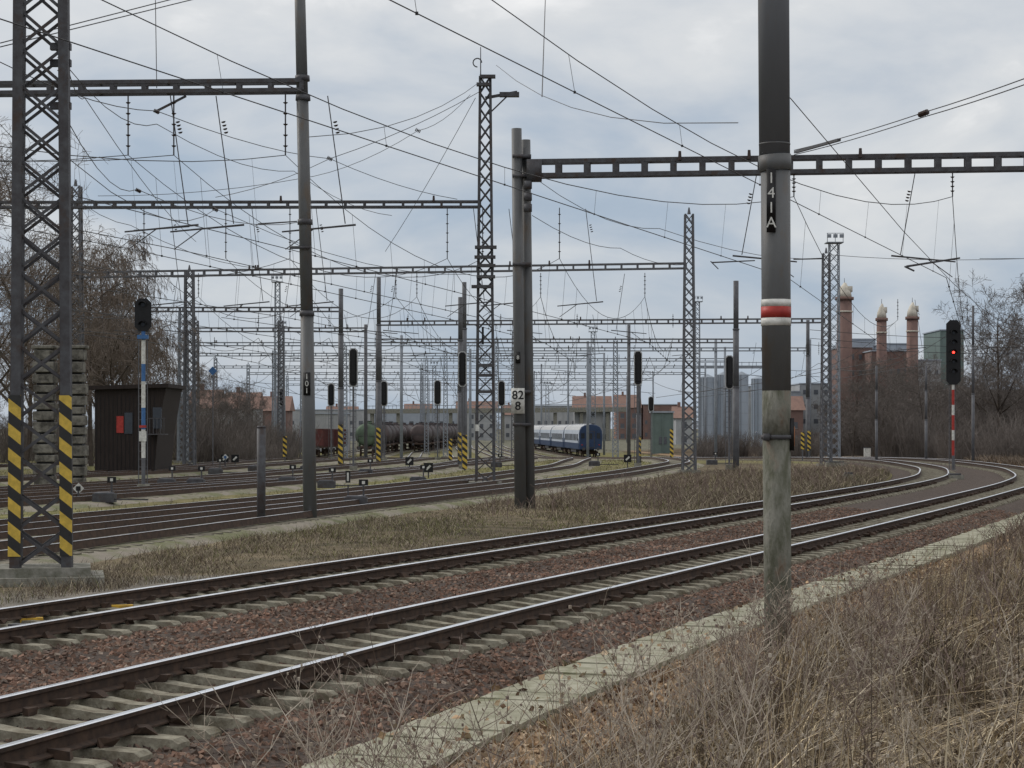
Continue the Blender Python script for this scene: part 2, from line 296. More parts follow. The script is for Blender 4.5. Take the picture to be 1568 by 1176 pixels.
# ---------- tracks
RP=[(-.075,-.172),(.075,-.172),(.075,-.158),(.012,-.14),(.009,-.05),(.036,-.042),(.036,-.008),(.027,0),(-.027,0),(-.036,-.008),(-.036,-.042),(-.009,-.05),(-.012,-.14),(-.075,-.158)]
RS=[(-.07,-.172),(.07,-.172),(.036,-.03),(.036,0),(-.036,0),(-.036,-.03)]
def track(name,T,y0,y1,fine,old=False,bed=True,zo=0.0):
    V=[];Fc=[];mi=[];base=0
    step=0.8 if fine else 2.0
    yl=np.arange(y0,y1,step); G_=np.gradient(T,YD)
    g=np.interp(yl,YD,G_); q=1/np.sqrt(1+g*g); xc=at(T,yl)
    prof=np.array(RP if fine else RS); k=len(prof)
    top=(6,7,8) if fine else (3,)
    for off in(-.7525,.7525):
        lat=prof[:,0][None]+off
        Xs=xc[:,None]+lat*q[:,None]; Ys=yl[:,None]-lat*(g*q)[:,None]; Zs=prof[:,1][None]+D(yl)[:,None]+zo+0*Xs
        V.append(np.stack([Xs,Ys,Zs],-1).reshape(-1,3)); n=len(yl); idx=base+np.arange(n*k).reshape(n,k)
        nx=np.roll(idx,-1,axis=1); f=np.stack([idx[:-1],nx[:-1],nx[1:],idx[1:]],-1)
        Fc.append(f.reshape(-1,4)); m=np.zeros((n-1,k),int)
        for t in top: m[:,t]=1
        mi.append(m.ravel()); base+=n*k
    yd=np.arange(y0,y1,0.1); gg=np.interp(yd,YD,G_); arc=np.cumsum(np.sqrt(1+gg*gg))*0.1
    na=int(arc[-1]/0.61); ysl=np.interp(np.arange(na)*0.61+.3,arc,yd)
    if not fine: ysl=ysl[ysl<200]
    g=np.interp(ysl,YD,G_); ang=-np.arctan(g)
    if fine:
        ang2=ang+rng.normal(0,.012,len(ang))
        st=[(-1.25,-.235,.105,.14),(-1.2,-.20,.105,.14),(-.55,-.18,.105,.14),(-.25,-.215,.09,.12),(.25,-.215,.09,.12),(.55,-.18,.105,.14),(1.2,-.20,.105,.14),(1.25,-.235,.105,.14)]
        tv=[];tf=[]
        for (a,zt,wt_,wb) in st: tv+= [(a,-wb,-.36),(a,-wt_,zt),(a,wt_,zt),(a,wb,-.36)]
        for i in range(len(st)-1):
            b=i*4
            for j in range(3): tf.append((b+j,b+j+1,b+5+j,b+4+j))
        tf.append((0,3,2,1)); e=(len(st)-1)*4; tf.append((e,e+1,e+2,e+3))
    else:
        ang2=ang+rng.normal(0,.02,len(ang)); tv=np.array(BV)*np.array([2.5,.24,.14])+np.array([0,0,-.265]); tf=BF
    pos=np.stack([at(T,ysl),ysl,D(ysl)+zo],1)
    if fine: pos[:,2]+=rng.uniform(-.012,0,len(pos))
    v,f=place(tv,tf,pos,ang=ang2); V.append(v); Fc.append(f+base); mi.append(np.full(len(f),2)); base+=len(v)
    near=ysl<(90 if fine else 0)
    if near.any():
        for lx in(-.7525-.115,-.7525+.115,.7525-.115,.7525+.115):
            tvv=np.array(BV)*np.array([.10,.11,.07])+np.array([lx,0,-.15])
            v,f=place(tvv,BF,pos[near],ang=ang2[near],jit=0.1); V.append(v); Fc.append(f+base); mi.append(np.zeros(len(f),int)); base+=len(v)
    np_mesh(name,np.concatenate(V),np.concatenate(Fc),[M['railside'],M['railtop'],M['sleeperold' if old else 'sleeper']],midx=np.concatenate(mi))
    if bed:
        strip('track_bed',np.arange(y0,y1,1.0),[(-2.0,-.40),(-1.5,-.235),(-1.0,-.20),(0,-.205),(1.0,-.20),(1.5,-.235),(2.0,-.40)],T,M['yballast'],0.02)
track('railway_track',TA,3,250,True,bed=False)
track('railway_track',TB,3,250,True,bed=False)
for i,(T,a,b) in enumerate([(TC,12,420),(TD,20,420),(TE,30,420),(TF,38,400),(TG,50,420),(TH,90,440),(TI,62,350),(TJ,34,96),(TK,56,350)]):
    track('yard_track',T,a,b,False,old=True,zo=-0.006*i)

# cable trough lids
yt=[];y=6.0
while y<110: yt.append(y); y+=0.5*math.cos(math.atan(float(np.interp(y,YD,gA))))
yt=np.array(yt); xs_,ys_=onA(np.full(len(yt),2.98),yt); ang=-np.arctan(np.interp(yt,YD,gA))
tv=np.array(BV)*np.array([.92,.494,.12]); zt=-.34+rng.normal(0,.007,len(yt))
ps=np.stack([xs_,ys_,zt],1); ps[:,0]+=rng.normal(0,.012,len(yt))
v,f=place(tv,BF,ps,ang=ang+rng.normal(0,.015,len(yt)),jit=.02)
np_mesh('cable_trough_lids',v,f,[M['trough']])

# ---------- vegetation
def blades(name,x,y,h,lean,w,cols,wild=0.0,z0=None):
    N=len(x); z=zg(x,y) if z0 is None else z0
    a=rng.uniform(0,2*np.pi,N); d=np.stack([np.cos(a),np.sin(a)],1)*(1-wild)+np.array([[0.5,-0.7]])*wild
    fa=rng.uniform(-.9,.9,N); side=np.stack([np.cos(fa),np.sin(fa)],1)
    V=np.zeros((N,8,3)); T_=[0,.35,.72,1.0]; Wd=[1,.85,.55,.12]
    for i,t in enumerate(T_):
        px=x+d[:,0]*lean*h*t**1.7; py=y+d[:,1]*lean*h*t**1.7
        pz=z+h*(t-0.5*lean.clip(0,1.6)*t*t*0.75)-0.01
        for j,sg in enumerate((-1,1)):
            V[:,i*2+j,0]=px+sg*side[:,0]*w*Wd[i]*.5; V[:,i*2+j,1]=py+sg*side[:,1]*w*Wd[i]*.5; V[:,i*2+j,2]=pz
    tf=np.array([(0,1,3,2),(2,3,5,4),(4,5,7,6)]); Fc=(tf[None]+(np.arange(N)*8)[:,None,None]).reshape(-1,4)
    return np_mesh(name,V.reshape(-1,3),Fc,[M['grass']],cols=np.repeat(cols,8,0))
def pick(pal,N,p=None): 
    pal=np.array(pal); return pal[rng.choice(len(pal),N,p=p)]*rng.uniform(.6,1.25,(N,1))
straw=[[.38,.325,.235],[.27,.22,.165],[.19,.15,.12],[.52,.46,.35],[.11,.088,.07]]
N=110000
yb=6.0+50*rng.random(N)**1.9; sb=3.9+9.1*rng.random(N)
xb,yb2=onA(sb,yb)
patch=0.5+0.5*np.sin(xb*1.7+1.5*np.sin(yb2*.8))*np.sin(yb2*1.1+xb*.4)
keep=rng.random(N)<np.where(sb<4.8,0.16,0.40+0.6*patch); xb,yb2,patch,sb=xb[keep],yb2[keep],patch[keep],sb[keep]; N=len(xb)
h=rng.uniform(.10,.30,N)*(0.7+.9*patch)*np.where(sb<4.8,.6,1.0); blades('dry_grass_bank',xb,yb2,h,rng.uniform(.5,2.2,N),rng.uniform(.004,.009,N)*(1+yb2/40),pick(straw,N,[.24,.27,.22,.09,.18])*(0.55+.7*patch)[:,None],wild=.35)
def clumps(name,cnt,yr,sr,nr_,hr,rad,pal,pw_=1.5,wd=(.005,.010)):
    X_=[];Y_=[];A_=[];C_=[];Hh=[];Ln=[]
    for i in range(cnt):
        yy0=yr[0]+(yr[1]-yr[0])*random.random()**pw_; s0=R(*sr); cx,cy=onA(np.array([s0]),np.array([yy0]))
        n=int(R(*nr_)); rr=rad*R(.6,1.5); r_=rng.normal(0,rr,n); a0=R(-2.6,-.2); X_.append(cx[0]+r_); Y_.append(cy[0]+rng.normal(0,rr,n))
        A_.append(a0+rng.normal(0,.65,n)); C_.append(np.full(n,R(.5,1.35))); Hh.append(rng.uniform(*hr,n)*R(.6,1.2)); Ln.append(np.clip(rng.normal(R(.6,1.7),.4,n),.1,2.4))
    x=np.concatenate(X_);y=np.concatenate(Y_);a=np.concatenate(A_);c=np.concatenate(C_);h=np.concatenate(Hh);lean=np.concatenate(Ln);N=len(x)
    w=rng.uniform(*wd,N); z=zg(x,y); fa=rng.uniform(-.9,.9,N)
    V=np.zeros((N,10,3)); T_=[0,.25,.5,.78,1.0]; Wd=[.8,1,.8,.5,.1]
    for i,t in enumerate(T_):
        L_=h*lean*t**1.6; px=x+np.cos(a)*L_; py=y+np.sin(a)*L_; pz=np.maximum(z+h*(t*1.25-1.15*t*t*np.minimum(lean,1.25)*.8),z+.015*t)-.01*(1-t)
        for j,sg in enumerate((-1,1)):
            V[:,i*2+j,0]=px+sg*np.cos(fa)*w*Wd[i]*.5; V[:,i*2+j,1]=py+sg*np.sin(fa)*w*Wd[i]*.5; V[:,i*2+j,2]=pz
    tf_=np.array([(0,1,3,2),(2,3,5,4),(4,5,7,6),(6,7,9,8)]); Fc=(tf_[None]+(np.arange(N)*10)[:,None,None]).reshape(-1,4)
    np_mesh(name,V.reshape(-1,3),Fc,[M['grass']],cols=np.repeat(pick(pal,N)*c[:,None],10,0))
clumps('grass_tufts',430,(7.0,34),(5.3,12),(90,190),(.35,.85),.15,[[.54,.44,.29],[.42,.33,.215],[.25,.20,.15],[.62,.54,.40],[.14,.11,.085]])
# strip between main line and yard
N=90000
yb=22+100*rng.random(N)**1.3; t=rng.random(N); xl=at(TC,yb)+2.0; xr=at(TB,yb)-2.5
xb=xl+(xr-xl)*t; ok=xr>xl; xb,yb,t=xb[ok],yb[ok],t[ok]; N=len(xb)
pt=0.5+0.5*np.sin(xb*.8+2*np.sin(yb*.21)); pt2=.5+.5*np.sin(xb*1.9+yb*.35)*np.sin(yb*.5+1.0)
greenp=np.clip(.04+.35*(1-pt)*(1-pt2)+.38*np.exp(-((yb-52)/8)**2),0,.7)
col=np.where((rng.random(N)<greenp)[:,None],pick([[.20,.205,.085],[.15,.16,.065],[.24,.23,.11]],N),pick([[.34,.285,.21],[.25,.205,.155],[.18,.145,.115],[.42,.365,.27],[.11,.09,.075]],N))
tall=np.where((yb>64)&(t>.3),2.6,1.0)
kp=(rng.random(N)<(.30+.7*pt2))&~((yb<34)&(t>.75)); 
h_=rng.uniform(.04,.2,N)*(.3+pt+.7*pt2)*tall
blades('verge_grass',xb[kp],yb[kp],h_[kp],rng.uniform(.3,1.4,N)[kp],(rng.uniform(.006,.012,N)*(.6+yb/60))[kp],col[kp])
N=45000
yb=45+170*rng.random(N)**1.2; xb=rng.uniform(-45,12,N); 
okk=np.ones(N,bool)
for T in(TA,TB,TC,TD,TE,TF,TG,TH): okk&=np.abs(xb-at(T,yb))>1.2
okk&=xb<at(TC,yb); xb,yb=xb[okk],yb[okk];N=len(xb)
blades('yard_grass',xb,yb,rng.uniform(.04,.18,N),rng.uniform(.3,1.2,N),rng.uniform(.012,.03,N)*(.6+yb/90),pick([[.22,.225,.10],[.27,.25,.14],[.33,.285,.20]],N))
N=35000
yb=45+110*rng.random(N); sb=3.8+14*rng.random(N)**1.3; xb,yb2=onA(sb,yb)
blades('brush_grass',xb,yb2,rng.uniform(.2,.9,N),rng.uniform(.2,1.1,N),rng.uniform(.012,.025,N)*(.6+yb/70),pick([[.22,.18,.145],[.29,.235,.18],[.15,.12,.10]],N))
# fallen leaves
N=9000; yb=9+32*rng.random(N)**1.4; sb=np.abs(rng.normal(0,.9,N))+3.45; sb[:500]=rng.uniform(2.4,3.6,500); xb,yb2=onA(sb,yb)
v,f=place(np.array([(-.5,-.5,0),(.5,-.4,.15),(.5,.5,0),(-.4,.5,.2)])*.05,[(0,1,2,3)],np.stack([xb,yb2,np.where(sb<3.4,-.265,zg(xb,yb2)+.02)],1),scl=rng.uniform(.6,1.5,(N,1)),rot3=True)
np_mesh('fallen_leaves',v,f,[M['grass']],cols=np.repeat(pick([[.46,.32,.20],[.36,.26,.17],[.55,.43,.30],[.2,.13,.09]],N),4,0))
N=4500; yb=9+55*rng.random(N)**1.5; sb=np.where(rng.random(N)<.5,rng.normal(2.40,.06,N),rng.normal(3.58,.08,N)); xb,yb2=onA(sb,yb)
blm=np.sin(yb*1.7)+np.sin(yb*.61+2)>.4
blades('edge_grass',xb[blm],yb2[blm],rng.uniform(.04,.12,N)[blm],rng.uniform(.3,1.2,N)[blm],rng.uniform(.006,.011,N)[blm]*(1+yb[blm]/50),pick([[.30,.25,.16],[.20,.19,.09],[.22,.16,.11]],N)[blm],z0=np.full(blm.sum(),-.36))
# tall dead weed stalks
def weeds(name,spots,hs,key='stalk',br=(4,10),lo=.25):
    mb=MB()
    for (x,y,hh) in spots:
        z=float(zg(x,y)); la=R(0,6.28); ln=R(.05,.5)*hh
        k1=Vector((R(-.03,.03),R(-.03,.03),0))*hh
        p=[Vector((x+math.cos(la)*ln*t*t,y+math.sin(la)*ln*t*t,z+hh*t*(1-.15*t)))+k1*math.sin(t*7) for t in(0,.2,.4,.6,.8,1)]
        r=.0040*hs*R(.7,1.25); mb.tube(p,[r,r*.9,r*.8,r*.65,r*.5,r*.25],key,3)
        for k in range(random.randint(*br)):
            t=R(lo,.97); i=int(t*5); q=p[i].lerp(p[min(i+1,5)],t*5-i); a=R(0,6.28); bl=hh*R(.10,.30)*(1.15-t*.5)
            d=Vector((math.cos(a),math.sin(a),R(.5,1.6))).normalized()
            e=q+d*bl; m_=q+d*bl*.55+Vector((0,0,-.02)); mb.tube([q,m_,e],[r*.5,r*.4,r*.22],key,3)
            for kk in range(random.randint(1,4)):
                e0=m_.lerp(e,R(-.4,.9)); a2=R(0,6.28); d2=(d+Vector((math.cos(a2),math.sin(a2),R(0,.8)))).normalized(); e2=e0+d2*bl*R(.15,.45)
                mb.tube([e0,e2],[r*.35,r*.2],key,3)
                if random.random()<.3:
                    s_=R(.004,.010); mb.box(tuple(e2),(s_,s_,s_*1.4),key,a2)
    return mb.build(name)
sp=[]
for i in range(560):
    yy0=8+24*random.random()**1.4; s0=4.6+R(0,1)*6.5; cx,cy=onA(np.array([s0]),np.array([yy0])); sp.append((float(cx[0]),float(cy[0]),R(.3,.95)))
weeds('dead_weed_stalks',sp[:350],1.1,'stalk'); weeds('dead_weed_stalks',sp[350:],1.3,'stalkdark')
def spots(n,yr,ur,hr,smin=3.9,pw_=1.0):
    o=[]
    while len(o)<n:
        y=yr[0]+(yr[1]-yr[0])*random.random()**pw_; x=X(R(*ur),y)
        if sdist(x,y)<smin: continue
        o.append((x,y,R(*hr)))
    return o
weeds('tall_dead_weeds',spots(62,(5.4,9),(400,1150),(1.0,1.62),4.2),.85,'stalk',(6,12),.45)
weeds('tall_dead_weeds',spots(34,(5.4,9),(420,1200),(.9,1.55),4.2),.85,'stalkdark',(6,12),.45)
weeds('tall_dead_weeds',spots(60,(5.6,10),(1050,1568),(.5,1.0),4.2),.75,'stalk',(6,12))
weeds('tall_dead_weeds',spots(95,(12,20),(1040,1400),(.6,1.25),4.6),1.1,'stalk',(6,13),.35)
weeds('bramble_stems',spots(110,(12,24),(1080,1568),(.5,1.2),4.8),1.4,'stalkdark',(6,12))
sp=[]
for i in range(420):
    yy0=R(58,114); t=random.random(); xl=float(at(TC,yy0))+2.2; xr=float(at(TB,yy0))-2.7; sp.append((xl+(xr-xl)*(.3+.7*t),yy0,R(.4,1.2)))
weeds('dead_reeds',sp,3.2,'stalkdark')

# bare trees
def tree_mesh(name,hh,seed,droop=0.0,spread=1.0,r0=None,key='twig',dens=1.0,rmin=.007):
    rs=random.Random(seed); mb=MB(); U=rs.uniform
    def br(p,d,L,r,lev):
        n=5 if lev<2 else 3; pts=[p]; rr=[r]; q=p.copy(); dd=d.copy()
        for i in range(n):
            dd=(dd+Vector((U(-1,1),U(-1,1),U(-.6,.9)))*(.10+.05*lev)+Vector((0,0,-droop*.14*lev))).normalized()
            q=q+dd*(L/n); pts.append(q.copy()); rr.append(max(r*(1-.8*(i+1)/n),rmin))
        mb.tube(pts,rr,'bark' if lev<2 else key,5 if lev==0 else 3)
        if lev>=4: return
        cnt=[15,7,5,4][lev]; cnt=max(2,int(cnt*dens+.5))
        for k in range(cnt):
            t=U(.22 if lev==0 else .15,1.0); i=min(int(t*n),n-1); b=pts[i].lerp(pts[i+1],t*n-i)
            a=U(0,6.28); dl=(pts[i+1]-pts[i]).normalized(); o=dl.orthogonal().normalized(); o.rotate(Matrix.Rotation(a,3,dl))
            up=U(.5,1.2) if lev==0 else U(.4,1.1)
            nd=(dl*up+o*spread*U(.6,1.1)).normalized()
            br(b,nd,L*U(.34,.55)*(1.15-.5*t if lev==0 else 1),max(rr[i]*.55,rmin+.001),lev+1)
    br(Vector((0,0,-.3)),Vector((0,0,1)),hh,r0 or hh*.014,0)
    o=mb.build(name); return o
def inst(o,name,x,y,z,s,rz,parent=None):
    c=bpy.data.objects.new(name,o.data); c.location=(x,y,z); c.scale=(s,s,s*R(.9,1.1)); c.rotation_euler=(0,0,rz); scene.collection.objects.link(c)
    if parent:c.parent=parent
    return c
t1=tree_mesh('birch_tree',14.0,3,droop=1.2,spread=.7,dens=1.25,rmin=.011); t1.location=(X(178,128),128,-.3)
for (u_,y_0,sc_) in((140,136,.98),(196,150,.9),(160,142,1.0),(205,160,.72),(118,140,.9)): inst(t1,'birch_tree',X(u_,y_0),y_0,-.3,sc_,R(0,6))
t3=tree_mesh('bare_tree',15,8,droop=.2,rmin=.010,dens=1.1); t3.location=(X(22,110),110,-.3)
inst(t3,'bare_tree',X(70,135),135,-.3,.85,1.2); inst(t3,'bare_tree',X(-20,120),120,-.3,1.1,3); inst(t3,'bare_tree',X(40,150),150,-.3,1.0,5)
tf1=tree_mesh('bare_tree',12.5,21,spread=1.1,key='twigfar',rmin=.012,dens=1.15); tf1.location=(X(1535,190),190,-1); tf1.scale=(1.15,1.15,1.15)
inst(tf1,'bare_tree',X(1500,215),215,-1.2,.95,2.0); inst(tf1,'bare_tree',X(1590,200),200,-1.2,1.2,4.0)
wood=empty('bare_woodland')
wt=[]
for i,(hh,sd) in enumerate([(9,31),(8,32),(7,33),(10,34)]):
    o=tree_mesh('tree_%d'%i,hh,sd,spread=1.25,key='twigfar',r0=.09,rmin=.010); o.parent=wood; wt.append(o); o.location=(R(36,60),R(200,225),-1)
for i in range(95):
    y=R(186,260); uu=R(1285,1700); x=X(uu,y)
    if x<at(TA,y)+4: continue
    inst(random.choice(wt),'tree',x,y,-1.6,R(.55,1.05),R(0,6.28),wood)
brush=empty('bare_brush')
def bush_mesh(name,seed):
    rs=random.Random(seed); mb=MB()
    for k in range(90):
        a=rs.uniform(0,6.28); r=rs.uniform(0,1.3); p=Vector((math.cos(a)*r,math.sin(a)*r,0)); hh=rs.uniform(1.2,3.4)
        d=Vector((math.cos(a)*.3+rs.uniform(-.2,.2),math.sin(a)*.3+rs.uniform(-.2,.2),1)).normalized()
        q=p+d*hh*.5+Vector((rs.uniform(-.1,.1),0,0)); e=p+d*hh
        mb.tube([p,q,e],[.02,.015,.008],'twigfar',3)
        for j in range(5):
            b=q.lerp(e,rs.uniform(-.4,.9)); mb.tube([b,b+Vector((rs.uniform(-.5,.5),rs.uniform(-.5,.5),rs.uniform(.2,.8)))],[.010,.007],'twigfar',3)
    o=mb.build(name); return o
bs=[bush_mesh('bush_%d'%i,50+i) for i in range(3)]
for o in bs: o.parent=brush; o.location=(R(38,50),R(170,190),-.8)
for i in range(130):
    y=R(130,215); x=at(TA,y)+R(5,40)
    inst(random.choice(bs),'bush',x,y,-.6,R(.7,1.4),R(0,6.28),brush)
for i in range(70):
    y=R(150,230); x=X(R(290,450),y) if i%2 else X(R(0,130),y)
    inst(random.choice(bs),'bush',x,y,-.9,R(.8,1.5),R(0,6.28),brush)
for i in range(26):
    y=R(225,245); x=X(R(1060,1290),y); inst(random.choice(bs),'bush',x,y,-1.6,R(.8,1.2),R(0,6.28),brush)
for i in range(22):
    y=R(165,200); x=X(R(240,400),y); inst(random.choice(wt),'tree',x,y,-.9,R(.5,.75),R(0,6.28),wood)
hx=np.linspace(20,400,60); hy=np.linspace(235,420,14); HX,HY=np.meshgrid(hx,hy)
hz=-2.0+10.0*sst((HX-32)/25)*sst((HY-235)/60)+0.9*np.sin(HX*.7+HY*.2)*sst((HX-32)/25)*sst((HY-240)/30); HX=HX+(HY-235)*.16
idx=np.arange(hx.size*hy.size).reshape(hy.size,hx.size)
np_mesh('scrub_hill',np.stack([HX,HY,hz],-1).reshape(-1,3),np.stack([idx[:-1,:-1],idx[:-1,1:],idx[1:,1:],idx[1:,:-1]],-1).reshape(-1,4),[M['hill']],smooth=True)

# ---------- masts
def lattice(mb,x,y,z0,z1,w0,w1,k,panel=None,leg=.09,rz=0.0,lace=.035,double=True):
    n=max(3,int((z1-z0)/((panel or (w0+w1)/2)*1.0)))
    ca,sa=math.cos(rz),math.sin(rz)
    def c(i,z):
        t=(z-z0)/(z1-z0); w=(w0+(w1-w0)*t)/2; dx,dy=((-w,-w),(w,-w),(w,w),(-w,w))[i%4]
        return Vector((x+dx*ca-dy*sa,y+dx*sa+dy*ca,z))
    for i in range(4): mb.bar(c(i,z0),c(i,z1),leg,leg,k)
    for j in range(n):
        za=z0+(z1-z0)*j/n; zb=z0+(z1-z0)*(j+1)/n
        for i in range(4):
            if double or (j+i)%2==0: mb.bar(c(i,za),c(i+1,zb),lace,lace,k)
            if double or (j+i)%2==1: mb.bar(c(i+1,za),c(i,zb),lace*.98,lace*.98,k)
def gpost(mb,x,y,z0,z1,r,k,n=14,steps=True):
    hh=z1-z0
    if steps:
        mb.cyl((x,y,z0),(x,y,z0+hh*.45),r*1.08,r*1.08,k,n); mb.cyl((x,y,z0+hh*.45),(x,y,z0+hh*.75),r*.97,r*.97,k,n); mb.cyl((x,y,z0+hh*.75),(x,y,z1),r*.86,r*.86,k,n)
        for t in(.45,.75): mb.cyl((x,y,z0+hh*t-.05),(x,y,z0+hh*t+.03),r*1.16,r*1.12,k,n)
    else: mb.cyl((x,y,z0),(x,y,z1),r,r*.9,k,n)
def discs(mb,p0,p1,n,r,k='insul'):
    a=Vector(p0);b=Vector(p1)
    for i in range(n):
        t=(i+.5)/n; c=a.lerp(b,t); d=(b-a).normalized()*.018; mb.cyl(c-d,c+d,r,r*.55,k,7)
def gantry(name,p0,p1,hh,k,panel=.85,dep=.45,bw=.1,ch=.10):
    mb=MB(); a=Vector(p0);b=Vector(p1); d=(b-a); L=d.length; d.normalize(); nrm=Vector((-d.y,d.x,0)).normalized()
    for o in(-dep/2,dep/2):
        for zz in(-hh/2,hh/2): mb.bar(a+nrm*o+Vector((0,0,zz)),b+nrm*o+Vector((0,0,zz)),.07,ch,k)
        n=int(L/panel)
        for i in range(n+1):
            c=a+d*(L*i/n)+nrm*o; mb.bar(c-Vector((0,0,hh/2)),c+Vector((0,0,hh/2)),bw,.05,k)
    n=int(L/(panel*2))
    for i in range(n+1):
        c=a+d*(L*i/n)
        for zz in(-hh/2,hh/2): mb.bar(c-nrm*dep/2+Vector((0,0,zz+.001)),c+nrm*dep/2+Vector((0,0,zz+.001)),.06,.04,k)
    return mb,d
# near round mast on the right
e=empty('catenary_mast')
mb=MB(); x,y=X(1186,20),20.0; zz=lambda v:Z(v,20)
mb.cyl((x+.04,y,-.4),(x+.02,y,zz(672)),.138,.142,'poleold',32); mb.cyl((x+.02,y,zz(672)),(x+.02,y,zz(598)),.144,.146,'poleold',32)
mb.cyl((x+.02,y,zz(598)),(x+.01,y,zz(262)),.147,.150,'pole',32); mb.cyl((x+.01,y,zz(262)),(x,y,zz(238)),.162,.168,'pole',32)
mb.cyl((x,y,zz(238)),(x-.02,y,zz(-260)),.158,.160,'polerib',32)
mb.cyl((x,y,zz(222)),(x,y,zz(220)),.1605,.1605,'pole',32)
mb.cyl((x+.015,y,zz(499)),(x+.015,y,zz(487)),.153,.153,'white',32); mb.cyl((x+.015,y,zz(487)),(x+.015,y,zz(470)),.154,.154,'red',32); mb.cyl((x+.015,y,zz(470)),(x+.015,y,zz(459)),.153,.153,'white',32)
mb.cyl((x+.02,y,zz(672)),(x+.02,y,zz(666)),.158,.158,'steel',24); mb.box((x-.1,y-.13,zz(669)),(.06,.06,.07),'steel')
mb.box((x+.165,y-.02,zz(665)),(.05,.1,.33),'black'); mb.box((x+.19,y,zz(668)),(.02,.08,.20),'orange')
mb.box((x-.055,y-.152,zz(310)),(.09,.02,.64),'black')
mb.build('mast_tube',smooth=True,parent=e)
for i,chh in enumerate('141A'): text(chh,(x-.055,y-.167,zz(310)+.225-.15*i),.155,M['white'],e,sl=1,off=0)
# left lattice mast (88A)
e=empty('lattice_mast'); mb=MB(); y=33.9; x0=X(64,y); zb=-.34
lattice(mb,x0,y,zb+.3,16.5,.86,.66,'steel',panel=.62,leg=.17,rz=.22,lace=.05)
mb.box((x0+.05,y,zb+.12),(1.55,1.3,.36),'conc',.22); mb.box((x0+.05,y,zb-.0),(2.0,1.7,.3),'conc',.22)
ca,sa=math.cos(.22),math.sin(.22)
for dx,dy in((-.43,-.43),(.43,-.43),(.43,.43)):
    px,py=x0+dx*ca-dy*sa,y+dx*sa+dy*ca; mb.bar((px-.0,py-.09,zb+.5),(px-dx*.025,py-.09,Z(606,y)),.21,.025,'haz')
mb.bar((x0-.34,y-.5,Z(517,y)),(x0-.34,y-.5,Z(474,y)),.14,.02,'black')
for v in(75,100,165): mb.bar((x0+.2,y-.2,Z(v,y)),(x0+.55,y-.2,Z(v,y)),.12,.12,'steel'); discs(mb,(x0+.4,y-.2,Z(v,y)-.15),(x0+.4,y-.2,Z(v,y)+.15),4,.09)
mb.build('mast_frame',parent=e)
for i,chh in enumerate('88A'): text(chh,(x0-.34,y-.53,Z(497,y)+.15-.15*i),.16,M['white'],e,off=0)
# round mast 101
e=empty('catenary_mast'); mb=MB(); y=55.7; xb=X(475,y); xt=X(458,y)
mb.cyl((xb,y,-.4),(X(470,y),y,Z(480,y)),.195,.185,'pole',20); mb.cyl((X(470,y),y,Z(480,y)),(X(463,y),y,Z(150,y)),.178,.172,'pole',20); mb.cyl((X(463,y),y,Z(150,y)),(xt,y,Z(-60,y)),.165,.15,'pole',20)
for u_,v in((470,480),(467,340),(464,150),(463,120)): mb.cyl((X(u_,y),y,Z(v+4,y)),(X(u_,y),y,Z(v-4,y)),.215,.205,'steel',18)
mb.bar((X(445,y),y-.2,Z(380,y)),(X(476,y),y-.2,Z(380,y)),.08,.08,'steel')
mb.box((X(471,y),y-.20,Z(588,y)),(.2,.02,.65),'black')
mb.build('mast_tube',smooth=True,parent=e)
for i,chh in enumerate('101'): text(chh,(X(471,y),y-.22,Z(588,y)+.2-.2*i),.22,M['white'],e,off=0)
# twin column mast with 82/8 board
e=empty('twin_catenary_mast'); mb=MB(); y=65.0
mb.cyl((X(797,y),y,-.4),(X(791,y),y,Z(197,y)),.20,.17,'pole',18); mb.cyl((X(811,y),y+.35,-.4),(X(805,y),y+.35,Z(212,y)),.19,.16,'pole',18)
for v in(240,270,405,600,650): mb.box((X(799,y),y+.15,Z(v,y)),(.62,.75,.10),'steel')
mb.box((X(818,y),y-.1,Z(262,y)),(.5,.5,.7),'steel')
for v in(285,303,320): mb.cyl((X(808,y),y-.3,Z(v+6,y)),(X(808,y),y-.3,Z(v-6,y)),.14,.14,'steel',8)
mb.box((X(793,y),y-.22,Z(548,y)),(.16,.02,.38),'black')
mb.box((X(793,y),y-.30,Z(614,y)),(.44,.03,.84),'white')
mb.build('mast_tubes',smooth=True,parent=e)
text('82\n8',(X(793,y),y-.325,Z(614,y)),.40,M['black'],e); text('8',(X(793,y),y-.24,Z(548,y)),.18,M['white'],e)
# central tall lattice tower with lamp arm
mb=MB(); y=89.7; x=X(743,y); lattice(mb,x,y,-.35,Z(118,y),.82,.46,'steel',panel=.72,leg=.12,lace=.045)
mb.bar((x,y,Z(150,y)),(X(792,y),y,Z(141,y)),.14,.12,'steel'); mb.bar((X(748,y),y,Z(175,y)),(X(778,y),y,Z(146,y)),.06,.06,'steel'); mb.box((X(780,y),y,Z(145,y)),(.9,.35,.2),'steel')
mb.cyl((X(736,y),y,Z(118,y)),(X(736,y),y,Z(72,y)),.03,.02,'steel',6)
for k in range(9): a0=math.pi*k/6;a1=math.pi*(k+1)/6; mb.bar((X(731,y)+.2*math.cos(a0),y,Z(96,y)+.2*math.sin(a0)),(X(731,y)+.2*math.cos(a1),y,Z(96,y)+.2*math.sin(a1)),.05,.05,'steel')
for v in(120,132,380,395,408,425,440,560,575,600): mb.box((x+R(-.15,.15),y-.45,Z(v,y)),(R(.6,1.0),.3,.14),'steel')
mb.box((x,y,-.3),(1.5,1.5,.4),'conc')
mb.box((x-.35,y-.6,Z(655,y)),(.18,.02,.3),'white'); mb.box((x-.1,y-.7,Z(515,y)),(.1,.02,.8),'black')
mb.build('lattice_mast')
